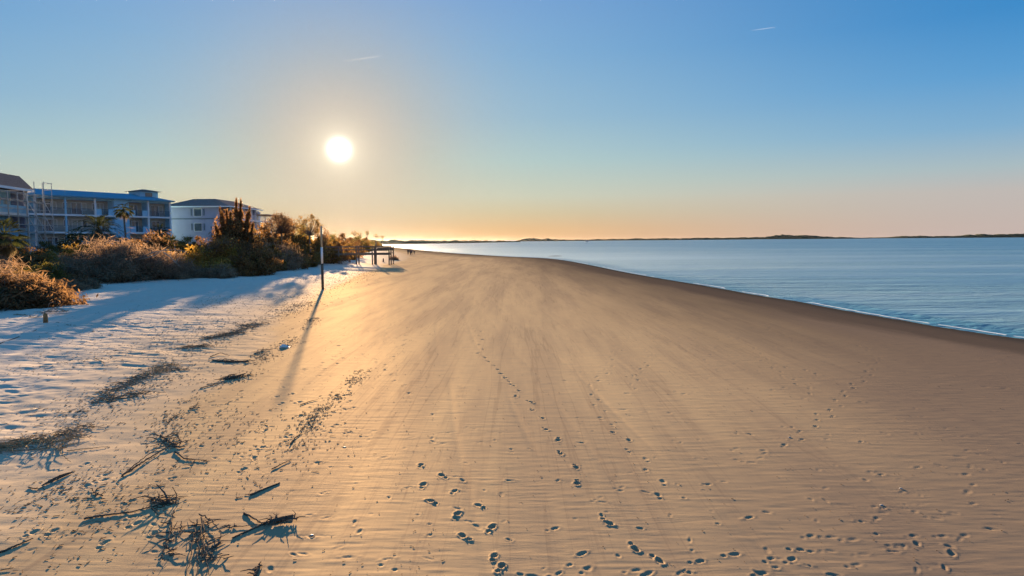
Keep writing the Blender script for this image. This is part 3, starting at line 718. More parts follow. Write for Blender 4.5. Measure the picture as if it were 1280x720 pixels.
# leaning dead tree
ld = tree('leaning_tree', 229, 80, None, 'dark dead tree leaning up to the right across the golden shrubs', 'tree')
r = np.random.default_rng(31); mb = MB(); tw = MB()
trunk = [Vector((-.8, 0, .2)), Vector((.6, .1, 1.2)), Vector((2.0, 0, 2.2)), Vector((3.4, -.1, 3.1)), Vector((4.6, .2, 3.7))]
mb.tube(trunk, [.26, .24, .2, .14, .05], 8); mb.build('trunk', m_bark, ld)
ends = []
for i in range(90):
    u = r.uniform(.8, 4); k_ = int(u); p0 = trunk[k_].lerp(trunk[min(4, k_ + 1)], u - k_); e = p0 + Vector((r.normal() * .7 + .6, r.normal() * .7, r.uniform(-.9, .7)))
    tw.tube([p0, p0.lerp(e, .5) + Vector((0, 0, .15)), e], [.05, .03, .008], 4, False); ends.append(tuple(e))
tw.build('branches', m_bark, ld)
E = np.repeat(np.array(ends), 34, 0); E = E + r.normal(size=E.shape) * .28; Vq, Fq = rot_quads(E, .055, 3.0, r); np_mesh('crown', Vq, Fq, LM['brown'], ld)
# pale dead limbs over the brush heap
for px, Y, pts, lb in ((163, 68.5, [(-.1, 1, .8), (-.1, .8, 1.5), (.1, .6, 2.2), (1.0, .6, 2.35), (1.8, .7, 2.6), (2.6, 1, 3.0)], 'bleached crooked dead limb rising from the brush heap'),
                       (185, 69, [(-1.6, 1, 2.4), (-.2, 1, 2.9), (1.0, 1, 3.15), (2.2, 1, 3.2), (3.4, 1, 3.0)], 'long pale dead limb lying along the top of the brush heap'),
                       (200, 68, [(-.1, .8, 3.0), (.6, .6, 2.6), (1.2, .5, 2.0), (1.7, .6, 1.5)], 'pale dead limb sloping down at the right of the brush heap')):
    q = at_depth(px, Y); mb = MB(); mb.tube(pts, [.06 - .035 * i / (len(pts) - 1) for i in range(len(pts))], 6)
    for k_ in range(1, len(pts) - 1):
        a = Vector(pts[k_]); e = a + Vector((random.uniform(-.5, .7), random.uniform(-.3, .3), random.uniform(.2, .8))); mb.tube([a, a.lerp(e, .5) + Vector((.05, 0, 0)), e], [.035, .025, .01], 4)
    tag(mb.build('dead_limb', m_grey, None, False, q), lb, 'branch')

# --- palms
m_frond = leafmat('palm_frond', (.035, .04, .02), (.10, .10, .045), .3, (1.1, 1.1, .6), 3)
m_frond_dry = leafmat('dry_frond', (.16, .11, .05), (.34, .25, .12), .4)
m_palmtrunk = mat('palm_trunk', (.16, .12, .09), .95, .1, noise=(4, (.27, .22, .17), (1, 1, 4)), bump=(9, .8, .06))
def fronds(mb, c, n, L, droop, up, r, fan=False, leafw=.05, leafl=.5):
    for i in range(n):
        a = 2 * math.pi * (i / n) * 1.618 * 3 + r.uniform(-.2, .2); el = up[0] + (up[1] - up[0]) * ((i + .5) / n); d = Vector((math.cos(a), math.sin(a), 0))
        LL = L * r.uniform(.8, 1.1); pts = []
        for k_ in range(9):
            t = k_ / 8; pts.append(Vector(c) + d * (LL * t * math.cos(el) * (1 - .15 * t)) + Vector((0, 0, LL * (t * math.sin(el) - droop * t * t))))
        for a_, b_ in zip(pts[:-1], pts[1:]):
            w_ = .03; side = d.cross(Vector((0, 0, 1))) * w_; mb.quad(a_ - side, a_ + side, b_ + side * .7, b_ - side * .7)
        sd = d.cross(Vector((0, 0, 1)))
        if not fan:
            for k_ in range(26):
                t = .15 + .85 * k_ / 25; f = t * 8; j = min(7, int(f)); p_ = pts[j].lerp(pts[j + 1], f - j); tg = (pts[j + 1] - pts[j]).normalized()
                l_ = leafl * math.sin(math.pi * min(1, .15 + t * .8)) ** .6
                for s_ in (-1, 1):
                    e = p_ + (sd * s_ * .8 + tg * .6 + Vector((0, 0, -.25))) * l_; wv = tg * leafw
                    mb.quad(p_ - wv * .5, p_ + wv * .5, e + wv * .1, e - wv * .1)
        else:
            j = 5; p_ = pts[j]; tg = (pts[6] - pts[5]).normalized()
            for k_ in range(17):
                fa = (k_ - 8) / 8 * 1.35; dr = (tg * math.cos(fa) + sd * math.sin(fa)); e = p_ + dr * leafl * (1 - .2 * abs(fa)) + Vector((0, 0, -.25 * leafl))
                mdp = p_.lerp(e, .6) + Vector((0, 0, .06)); wv = dr.cross(Vector((0, 0, 1))) * leafw
                mb.quad(p_, mdp - wv, e, mdp + wv)
def palm(px, Y, ht, L, n, label, trunk_r, fan=False, up=(1.25, -.5), droop=.35, seed=1, leafl=.5, leafw=.05, boots=False, bend=0):
    q = at_depth(px, Y); q.z -= .1; root = empty('palm_tree', q, 0, 1, label, 'palm'); r = np.random.default_rng(seed)
    mb = MB(); pts = [(bend * math.sin(t * 1.6), 0, ht * t) for t in (0, .2, .4, .6, .8, 1)]; mb.tube(pts, [trunk_r * 1.15, trunk_r, trunk_r * .95, trunk_r * .9, trunk_r * .9, trunk_r * .75], 10)
    if boots:
        for i in range(150):
            t = i / 150; a = i * 2.4; p_ = Vector((math.cos(a) * trunk_r * .9, math.sin(a) * trunk_r * .9, ht * (.05 + .93 * t))); e = p_ + Vector((math.cos(a) * .18, math.sin(a) * .18, .3))
            mb.tube([p_, e], [.07, .03], 4)
    tr_ = mb.build('trunk', m_palmtrunk, root)
    mb = MB(); fronds(mb, pts[-1], n, L, droop, up, r, fan, leafw, leafl); mb.build('crown', m_frond, root)
    mb = MB(); fronds(mb, (pts[-1][0], 0, ht - .1), max(5, n // 4), L * .6, .9, (-.5, -1.2), r, fan, leafw, leafl * .8); mb.build('dry_fronds', m_frond_dry, root)
    return root
palm(6, 58, 4.4, 2.2, 40, 'squat palm with a thick shaggy trunk at the left edge of the picture', .34, True, (1.3, -.3), .3, 2, .95, .05, True)
palm(124, 92, 3.7, 4.9, 54, 'spreading date palm with arching fronds before the blue building', .32, False, (1.35, -.25), .55, 3, .5, .05, True)
palm(158.5, 96, 6.7, 1.6, 26, 'slim tall palm against the solid blue wall', .13, True, (1.2, -.6), .45, 4, .8, .05, False, -.25)
palm(95, 100, 3.3, 1.7, 22, 'small palm left of the spreading date palm', .16, True, (1.2, -.4), .4, 5, .8, .05)
palm(82, 104, 2.6, 1.5, 20, 'lower small palm by the terrace rail', .14, True, (1.2, -.4), .4, 8, .8, .05)
palm(213, 84, 2.5, 2.0, 40, 'sunlit fan palm clump right of the reddish shrub', .2, True, (1.35, -.4), .4, 6, 1.0, .05)
palm(200, 96, 3.8, 1.6, 26, 'dark fan palm against the lower balconies of the blue building', .18, True, (1.3, -.5), .4, 7, .8, .05)

# ------------------------------------------------------------------ buildings
m_blue = mat('blue_stucco', (.33, .56, .70), .85, .2, noise=(.8, (.27, .50, .65)))
m_lav = mat('lavender_stucco', (.31, .33, .44), .85, .2, noise=(.8, (.28, .30, .41)))
m_trim = mat('white_trim', (.72, .74, .76), .6, .3)
m_metroof = mat('blue_metal_roof', (.11, .27, .35), .6, .2)
m_shingle = mat('brown_shingles', (.17, .13, .115), .9, .05, noise=(2, (.22, .175, .155), (1, 1, 6)))
m_inner = mat('balcony_back_wall', (.46, .43, .36), .85, .2, noise=(.7, (.40, .38, .33)))
m_rail = mat('dark_rail', (.09, .12, .16), .5, .3)
m_railw = mat('white_rail', (.75, .75, .76), .5, .3)
m_winf = mat('window_frame', (.7, .7, .7), .5, .3)
m_glass = mat('window_glass', (.06, .08, .10), .08, .7, noise=(.5, (.12, .14, .15)))
m_curtain = mat('curtain', (.42, .40, .34), .9, .1)
class Frame:
    """facade frame: s along the facade, n outwards, z up; origin at ground"""
    def __init__(f, A, B):
        f.A = Vector((A[0], A[1], 0)); f.t = (Vector((B[0], B[1], 0)) - f.A); f.L = f.t.length; f.t.normalize(); f.n = f.t.cross(Vector((0, 0, 1)))
        f.ax = (f.t, f.n, Vector((0, 0, 1)))
    def p(f, s, n, z): return f.A + f.t * s + f.n * n + Vector((0, 0, z))
    def box(f, mb, s0, s1, n0, n1, z0, z1): mb.box(f.p((s0 + s1) / 2, (n0 + n1) / 2, (z0 + z1) / 2), (abs(s1 - s0) / 2, abs(n1 - n0) / 2, abs(z1 - z0) / 2), f.ax)
    def s_of(f, px):
        d = ray(px, 300); # intersect camera azimuth with the facade line
        det = d.x * (-f.t.y) + d.y * f.t.x; # solve d*k = A + t*s
        return (f.A.x * d.y - f.A.y * d.x) / (-(f.t.x * d.y - f.t.y * d.x))
def loc_parent(o, root):
    o.parent = root; o.location = -Vector(root.location) ; return o
def window(F, root, s0, s1, z0, z1, n, mullion=True, name='window', curtain=False, door=False):
    mb = MB(); t = .07
    for a in ((s0, s1, z0, z0 + t), (s0, s1, z1 - t, z1)): F.box(mb, a[0], a[1], n, n + .08, a[2], a[3])
    for a in ((s0, s0 + t), (s1 - t, s1)): F.box(mb, a[0], a[1], n, n + .08, z0 + t, z1 - t)
    if mullion: F.box(mb, (s0 + s1) / 2 - t / 2, (s0 + s1) / 2 + t / 2, n, n + .07, z0 + t, z1 - t)
    w = loc_parent(mb.build(name, m_winf), root)
    mb = MB(); F.box(mb, s0 + t * .8, s1 - t * .8, n + .005, n + .03, z0 + t * .8, z1 - t * .8); g = mb.build('pane', m_curtain if curtain else m_glass); g.parent = w
    return w
def railing(F, root, s0, s1, n0, n1, z, mt, h=1.05, pick=.13, sides=True):
    mb = MB(); F.box(mb, s0, s1, n1 - .06, n1, z + h - .05, z + h); F.box(mb, s0, s1, n1 - .05, n1 - .01, z + .1, z + .14)
    k = int((s1 - s0) / pick)
    for i in range(k + 1):
        s = s0 + .02 + (s1 - s0 - .04) * i / k; F.box(mb, s - .012, s + .012, n1 - .042, n1 - .018, z + .14, z + h - .05)
    return loc_parent(mb.build('railing', mt), root)
def bay(F, root, s0, s1, z, zt, depth, parapet=False, rail=True, rnd=None, side=m_inner):
    """one balcony bay set back behind the facade plane n=0: doors, window, rail"""
    r_ = rnd or random
    w = s1 - s0
    d0 = s0 + w * r_.uniform(.32, .42)
    window(F, root, d0, d0 + min(1.9, w * .4), z + .05, z + 2.15, -depth + .01, True, 'balcony_door', r_.random() < .3)
    window(F, root, s0 + .35, s0 + .35 + w * .18, z + .9, z + 2.1, -depth + .01, False, 'window', r_.random() < .5)
    if w > 4: window(F, root, s1 - .35 - w * .2, s1 - .35, z + .8, z + 2.1, -depth + .01, False, 'window', r_.random() < .6)
    if parapet:
        for sa, sc_ in ((s0, s0 + w * .3), (s1 - w * .3, s1)): mb = MB(); F.box(mb, sa, sc_, -.18, -.003, z, z + 1.05); loc_parent(mb.build('parapet', side), root)
        railing(F, root, s0 + w * .3, s1 - w * .3, 0, -.06, z, m_rail)
    elif rail: railing(F, root, s0 + .12, s1 - .12, 0, -.06, z, m_rail)

# --- blue building
FB = Frame((-76.8 - 10.8 * .75, 114 - 19 * .75), (-66, 133)); GZB = 2.2
rootB = empty('apartment_building', (FB.A.x, FB.A.y, GZB), 0, 1, 'blue three-storey apartment building with white-edged balconies and a blue metal roof', 'building')
rB = random.Random(4); S_ = FB.s_of; LB = FB.L; ev = 12.75; DPT = 1.9
zs = [3.66, 6.67, 9.66]
px_b = [8, 46, 84, 121, 145, 163, 187, 217]; sb = [max(.0, S_(p_)) for p_ in px_b]; sb[-1] = LB
mb = MB(); FB.box(mb, 0, LB, -14, -DPT, GZB - 1, ev - .1); loc_parent(mb.build('wall', m_inner), rootB)
mb = MB(); FB.box(mb, sb[4], sb[5], -DPT, 0, GZB - 1, ev - .1)
for i in (1, 4, 5, 6): FB.box(mb, sb[i] - .12, sb[i] + .12, -DPT, -.2, GZB - 1, ev - .1)
FB.box(mb, LB, LB + .25, -13.99, -.5, GZB - 1, ev - .1); FB.box(mb, sb[0], LB, -DPT, -.25, ev - .55, ev - .1)
loc_parent(mb.build('blue_wall', m_blue), rootB)
mb = MB()
for z in zs:
    for a, b_ in ((0, sb[4]), (sb[5], LB + .1)): FB.box(mb, a, b_, -DPT, .12, z - .28, z)
loc_parent(mb.build('balcony_floor', m_trim), rootB)
for i in (1, 2, 3, 6, 7):
    mb = MB(); s = sb[i] if i < 7 else LB - .15; FB.box(mb, s - .13, s + .13, -.16, .10, zs[0] - 2.5, zs[0] - .283)
    for k_ in range(3): FB.box(mb, s - .13, s + .13, -.16, .10, zs[k_] + .003, (zs[k_ + 1] - .283) if k_ < 2 else ev - .12)
    loc_parent(mb.build('column', m_trim if i != 2 else m_blue), rootB)
for z in zs:
    for i, (a, b_) in enumerate(zip(sb[:-1], sb[1:])):
        if i == 4: continue
        bay(FB, rootB, a + .15, b_ - .15, z, z + 2.7, DPT, parapet=i in (3, 5), rnd=rB, side=m_blue)
mb = MB()     # roof: low metal slope along the sea front, then flat
def Q(F, *a): mb.quad(*[F.p(*q_) for q_ in a])
OV = .5
for n0, z0, n1, z1 in ((OV, ev, -4.5, ev + 1.25), (-4.5, ev + 1.25, -10, ev + 1.25), (-10, ev + 1.25, -14.6, ev)): Q(FB, (-.5, n0, z0), (LB + .5 if n0 > -10 else LB + .5, n0, z0), (LB - 3.5, n1, z1) if z1 > ev or True else 0, (-.5, n1, z1))
Q(FB, (LB + .5, OV, ev), (LB + .5, -14.6, ev), (LB - 3.5, -10, ev + 1.25), (LB - 3.5, -4.5, ev + 1.25))
Q(FB, (-.5, OV, ev - .02), (-.5, -14.6, ev - .02), (LB + .5, -14.6, ev - .02), (LB + .5, OV, ev - .02))
roofB = loc_parent(mb.build('roof', m_metroof), rootB)
mb = MB(); FB.box(mb, -.5, LB + .55, OV, OV + .05, ev - .22, ev + .02); FB.box(mb, LB + .5, LB + .55, -14.6, OV - .003, ev - .22, ev + .02); mb.build('fascia', m_metroof).parent = roofB
mb = MB(); s0 = S_(188) ; FB.box(mb, s0, s0 + 3.6, -6.2, -2.6, ev + .2, ev + 1.75); cup = loc_parent(mb.build('roof_tower', m_blue), rootB)
mb = MB(); c = [(s0 - .6, -2.0), (s0 + 4.2, -2.0), (s0 + 4.2, -6.8), (s0 - .6, -6.8)]; ap = FB.p(s0 + 1.8, -4.4, ev + 2.3)
for i in range(4): mb.poly([FB.p(*c[i], ev + 1.78), FB.p(*c[(i + 1) % 4], ev + 1.78), ap])
mb.poly([FB.p(*q_, ev + 1.76) for q_ in c]); mb.build('tower_roof', m_shingle).parent = cup
mb = MB(); FB.box(mb, s0 + 1.0, s0 + 2.4, -2.597, -2.57, ev + .75, ev + 1.5); mb.build('tower_window', m_glass).parent = cup

# --- scaffolded building at the left edge
FA = Frame((-57.5, 50), (-65.6, 93)); GZA = 2.2; LA = FA.L; evA = 12.0
rootA = empty('apartment_building', (FA.A.x, FA.A.y, GZA), 0, 1, 'brown-roofed building behind scaffolding at the left edge of the picture', 'building')
zsA = [2.75, 5.75, 8.75]
mb = MB(); FA.box(mb, 0, LA, -14, -1.9, GZA - 1, evA - .1); loc_parent(mb.build('wall', m_blue), rootA)
mb = MB(); FA.box(mb, LA, LA + .2, -14, -.4, GZA - 1, evA - .1); loc_parent(mb.build('end_wall', m_lav), rootA)
mb = MB()
for z in zsA: FA.box(mb, 0, LA + .15, -1.9, .12, z - .3, z)
loc_parent(mb.build('balcony_floor', m_trim), rootA)
nb = 6; rA = random.Random(8)
for i in range(nb + 1):
    s = LA * i / nb; mb = MB()
    for k_ in range(3): FA.box(mb, s - .15, s + .15, -.2, .1, zsA[k_] + .003, (zsA[k_ + 1] - .303) if k_ < 2 else evA - .1)
    loc_parent(mb.build('column', m_trim), rootA)
for k_, z in enumerate(zsA):
    for i in range(nb): 
        a, b_ = LA * i / nb + .2, LA * (i + 1) / nb - .2
        bay(FA, rootA, a, b_, z, z + 2.6, 1.9, rail=(k_ == 0), rnd=rA)
        if k_ > 0:
            mb = MB(); FA.box(mb, a - .04, b_ + .04, -.16, -.02, z + .002, z + 1.0); loc_parent(mb.build('parapet', m_blue), rootA)
mb = MB(); T1 = evA + 1.75
def QA(*a): mb.quad(*[FA.p(*q_) for q_ in a])
QA((-.5, .7, evA), (LA + .7, .7, evA), (LA - .6, -.45, T1), (-.5, -.45, T1)); QA((-.5, -.45, T1), (LA - .6, -.45, T1), (LA - .6, -13.6, T1), (-.5, -13.6, T1))
QA((LA + .7, .7, evA), (LA + .7, -14.7, evA), (LA - .6, -13.6, T1), (LA - .6, -.45, T1)); QA((-.5, -13.6, T1), (LA - .6, -13.6, T1), (LA + .7, -14.7, evA), (-.5, -14.7, evA))
QA((-.5, .7, evA - .03), (-.5, -14.7, evA - .03), (LA + .7, -14.7, evA - .03), (LA + .7, .7, evA - .03))
rfA = loc_parent(mb.build('roof', m_shingle), rootA)
mb = MB(); FA.box(mb, -.5, LA + .75, .7, .76, evA - .3, evA + .02); FA.box(mb, LA + .7, LA + .76, -14.7, .697, evA - .3, evA + .02); mb.build('fascia', m_trim).parent = rfA
# scaffolding
m_steel = mat('scaffold_steel', (.45, .44, .42), .5, .4, metal=.3); m_plank = mat('scaffold_plank', (.30, .22, .14), .9, .1)
scf = empty('scaffolding', FA.p(LA - 5, 1.4, GZA), 0, 1, 'steel scaffolding with slanting braces along the front of the left building', 'scaffolding')
mbp, mbr, mbk = MB(), MB(), MB(); ss = [LA - 16 + 2.3 * i for i in range(9)]
for s in ss:
    for n_ in (.95, 2.1):
        mb = MB(); mb.tube([FA.p(s, n_, GZA - .3), FA.p(s, n_, 13.1 if s > LA - 2 else 11.2)], .045, 6); loc_parent(mb.build('standard', m_steel), scf)
for z in (4.2, 6.2, 8.2, 10.2):
    mb = MB()
    for n_ in (.95, 2.1): mb.tube([FA.p(ss[0], n_, z), FA.p(ss[-1], n_, z)], .035, 5); mb.tube([FA.p(ss[0], n_, z + 1), FA.p(ss[-1], n_, z + 1)], .03, 5)
    for s in ss: mb.tube([FA.p(s, .95, z), FA.p(s, 2.1, z)], .03, 5)
    loc_parent(mb.build('ledger', m_steel), scf)
for z in (6.2, 8.2, 10.2):
    mb = MB(); FA.box(mb, ss[0], ss[-1], 1.1, 2.0, z + .04, z + .1); loc_parent(mb.build('plank', m_plank), scf)
for i, (s0, s1, z0, z1) in enumerate(((ss[7], ss[8], 8.2, 6.2), (ss[6], ss[7], 8.2, 6.2), (ss[5], ss[6], 8.2, 6.2), (ss[7], ss[8], 10.2, 8.2), (ss[5], ss[6], 10.2, 8.2), (ss[3], ss[4], 6.2, 4.2), (ss[6], ss[7], 6.2, 4.2), (ss[1], ss[2], 8.2, 6.2))):
    mb = MB(); mb.tube([FA.p(s0, 2.16, z0), FA.p(s1, 2.16, z1)], .05, 5); loc_parent(mb.build('brace', m_trim), scf)
mb = MB(); 
for z in (12.1, 13.0): mb.tube([FA.p(ss[7], 2.1, z), FA.p(ss[8], 2.1, z), FA.p(ss[8], .95, z)], .03, 5)
loc_parent(mb.build('guard_rail', m_steel), scf)

# --- lavender building
FC = Frame((-70.0, 141), (-59.9, 141)); GZC = 2.2; evC = 12.1
rootC = empty('apartment_building', (-65, 141, GZC), 0, 1, 'lavender building with two small white windows in its end wall and a hipped brown roof', 'building')
FD = Frame((-59.9, 141), (-59.4, 166))
mb = MB(); mb.box((-66.2, 153.5, (GZC - 1 + evC) / 2), (5.2, 12.5, (evC - GZC + 1) / 2)); FC.box(mb, 0, 10.1, -.4, .02, GZC - 1, evC - .01); loc_parent(mb.build('wall', m_lav), rootC)
mb = MB(); FC.box(mb, 0, 10.15, .02, .09, 9.45, 9.7); loc_parent(mb.build('belt_course', m_rail), rootC)
for (z0, z1) in ((10.05, 11.75), (7.0, 8.7)): window(FC, rootC, FC.s_of(243.5), FC.s_of(253.5), z0, z1, .02, False)
for z0 in (10.2, 7.2):
    mb = MB(); s0 = FC.s_of(241.5); FC.box(mb, s0 - .28, s0, .025, .07, z0, z0 + 1.4); s0 = FC.s_of(255.3); FC.box(mb, s0, s0 + .28, .025, .07, z0, z0 + 1.4); loc_parent(mb.build('shutter', m_rail), rootC)
mb = MB(); FC.box(mb, FC.s_of(264), FC.s_of(265.4), .02, .06, 7.6, 8.0); loc_parent(mb.build('vent', m_rail), rootC)
mb = MB()
for z in (6.6, 9.6): FD.box(mb, 1, 24, 0, 1.9, z - .28, z)
loc_parent(mb.build('balcony_floor', m_trim), rootC)
mb = MB(); FD.box(mb, 8, 9, 0, 1.2, GZC, evC - .1); FD.box(mb, 15, 16, 0, 1.2, GZC, evC - .1); loc_parent(mb.build('bay_wall', m_lav), rootC)
rC = random.Random(5)
for z in (6.6, 9.6):
    for a, b_ in ((1.2, 7.8), (9.2, 14.8), (16.2, 23.8)):
        railing(FD, rootC, a, b_, 0, 1.86, z, m_railw, pick=.16)
        window(FD, rootC, a + 1.5, a + 3.6, z + .05, z + 2.15, .01, True, 'balcony_door'); window(FD, rootC, a + 4.3, a + 5.2, z + .8, z + 2.1, .01, False)
for s in (1.2, 4.6, 7.9, 12, 16.3, 20, 23.7):
    mb = MB(); FD.box(mb, s - .12, s + .12, 1.6, 1.84, GZC, 6.31); FD.box(mb, s - .12, s + .12, 1.6, 1.84, 6.603, 9.31); FD.box(mb, s - .12, s + .12, 1.6, 1.84, 9.603, evC - .1 if s < 16 else 10.7); loc_parent(mb.build('column', m_trim), rootC)
mb = MB(); x0, x1, y0, y1, zt = -72, -57.6, 140.4, 159, evC + 1.75
for a in (((x0, y0, evC), (x1, y0, evC), (-62.5, 145, zt), (-67, 145, zt)), ((x1, y0, evC), (x1, y1, evC), (-62.5, y1 - 4, zt), (-62.5, 145, zt)), ((x0, y1, evC), (x0, y0, evC), (-67, 145, zt), (-67, y1 - 4, zt)),
          ((x1, y1, evC), (x0, y1, evC), (-67, y1 - 4, zt), (-62.5, y1 - 4, zt)), ((-67, 145, zt), (-62.5, 145, zt), (-62.5, y1 - 4, zt), (-67, y1 - 4, zt)), ((x0, y0, evC - .03), (x0, y1, evC - .03), (x1, y1, evC - .03), (x1, y0, evC - .03))): mb.quad(*a)
rfC = loc_parent(mb.build('roof', m_shingle), rootC)
mb = MB(); mb.box(((x0 + x1) / 2, y0 - .02, evC - .08), ((x1 - x0) / 2, .03, .12)); mb.box((x1 + .02, (y0 + y1) / 2, evC - .08), (.03, (y1 - y0) / 2, .12)); mb.build('fascia', m_trim).parent = rfC
mb = MB(); mb.box((-60, 163, 11.0), (3.6, 4.4, .1)); loc_parent(mb.build('porch_roof', m_shingle), rootC)

# white handrail behind the shrubs
q = at_depth(279, 92); hr = empty('handrail', q, 0, 1, 'short white handrail glimpsed through the shrubs under the cedar', 'railing')
hz = 3.95 - q.z
mb = MB(); mb.box((-.2, 0, hz), (1.9, .05, .06)); mb.box((-.2, 0, hz - .4), (1.9, .04, .05)); mb.build('rail', m_railw, hr)
for i in range(4): mb = MB(); mb.box((-2 + i * 1.2, .06, hz / 2 - .05), (.05, .05, hz / 2 + .05)); mb.build('post', m_railw, hr)

# ------------------------------------------------------------------ beach marker pole
m_pole_dark = mat('pole_lower', (.075, .06, .045), .9, .2, noise=(5, (.13, .10, .075), (1, 1, .2)), bump=(12, .4, .02))
m_pole_white = mat('pole_middle', (.74, .73, .70), .5, .3, noise=(3, (.62, .60, .55), (1, 1, .3)))
m_pole_tan = mat('pole_top', (.36, .29, .18), .8, .2, noise=(4, (.46, .38, .25), (1, 1, .2)))
q = at(403.5, 362); D = q.length / FPX
pole = empty('marker_pole', q, 0, 1, 'tall marker pole with a white middle and dark foot standing alone on the sand', 'pole')  # dark below, white in the middle, tan above
def zpole(py): d = ray(403, py); return CAM_Z + d.z * q.y / d.y - q.z
z1, z2, z3 = zpole(329.5), zpole(309), zpole(286.5)
mb = MB(); mb.tube([(0, 0, -.5), (0, 0, z1 * .5), (0, 0, z1)], [.125, .12, .115], 14); mb.build('foot', m_pole_dark, pole, True)
mb = MB(); mb.tube([(0, 0, z1 + .002), (0, 0, z2)], .10, 14); mb.build('white_middle', m_pole_white, pole, True)
mb = MB(); mb.tube([(0, 0, z2 + .002), (0, 0, z3 + .3)], [.085, .08], 14); mb.build('upper_pole', m_pole_tan, pole, True)

# ------------------------------------------------------------------ boardwalk
m_wood = mat('boardwalk_timber', (.13, .10, .075), .9, .15, noise=(4, (.20, .16, .12), (1, 1, .3)))
YB = 121.0; bw = empty('boardwalk', at_depth(470, YB), 0, 1, 'weathered timber beach access boardwalk with railings ending at the sand', 'boardwalk')
bw0 = Vector(bw.location)
def bxp(px): return at_depth(px, YB, 0).x
def zat(py, Y=YB, px=470): d = ray(px, py); return CAM_Z + d.z * Y / d.y
deck = zat(316.3); rl = zat(308.3); xe = bxp(486.5); xm = bxp(465); xs = -60
def bwp(name, mb): o = mb.build(name, m_wood); o.parent = bw; o.location = -bw0; return o
mb = MB(); mb.box(((xe + xs) / 2, YB + 1.0, deck - .05), ((xe - xs) / 2, .95, .05)); mb.box(((xe + xm) / 2, YB + 3.2, deck - .05), ((xe - xm) / 2, 1.2, .05))
for y in (YB, YB + 2): mb.box(((xe + xs) / 2, y, deck - .2), ((xe - xs) / 2, .05, .15))
bwp('deck', mb)
for y in (YB - .05, YB + 2.05):
    mb = MB()
    mb.box(((xe + xs) / 2, y, rl), ((xe - xs) / 2, .08, .10)); mb.box(((xe + xs) / 2, y, deck + (rl - deck) * .52), ((xe - xs) / 2, .03, .075)); bwp('railing', mb)
mb = MB(); mb.box(((xe + xm) / 2, YB + 4.3, deck + .45), ((xe - xm) / 2, .2, .04)); mb.box(((xe + xm) / 2, YB + 4.5, deck + .7), ((xe - xm) / 2, .04, .22))
mb.box(((xe + xm) / 2, YB + .35, deck + .42), ((xe - xm) / 2 - .1, .22, .04)); mb.box(((xe + xm) / 2, YB + .1, deck + .62), ((xe - xm) / 2 - .1, .03, .14)); bwp('bench', mb)
k_ = 0
for px in (486, 465, 445, 423, 403, 384, 366):
    x = bxp(px)
    for y in (YB, YB + 2.0) if px < 480 else (YB, YB + 2.0, YB + 4.4):
        g = zground(x, y); mb = MB(); mb.box((x, y, (g - .5 + rl + .1) / 2), (.1, .1, (rl + .1 - g + .5) / 2)); bwp('post', mb)
x = bxp(470); g = zground(x, YB + .4); mb = MB(); mb.box((x, YB - .25, (g - .4 + zat(301.5)) / 2), (.12, .12, (zat(301.5) - g + .4) / 2)); bwp('tall_post', mb)
# dark brush / stumps past its end
r = np.random.default_rng(77)
for px, Y, h, lb in ((491.5, 150, .95, 'small dark bush on the sand just past the end of the boardwalk'), (494.0, 148, .65, 'lower dark bush right of the small one past the boardwalk end')):
    plant('dark', px, Y, h, lb, w=.8)
q = at(479, 327.5); mb = MB(); mb.tube([(0, 0, -.2), (.05, 0, .7)], [.16, .12], 8); tag(mb.build('stump', m_bark, None, False, q), 'short dark post stub in the sand under the boardwalk end', 'stump')

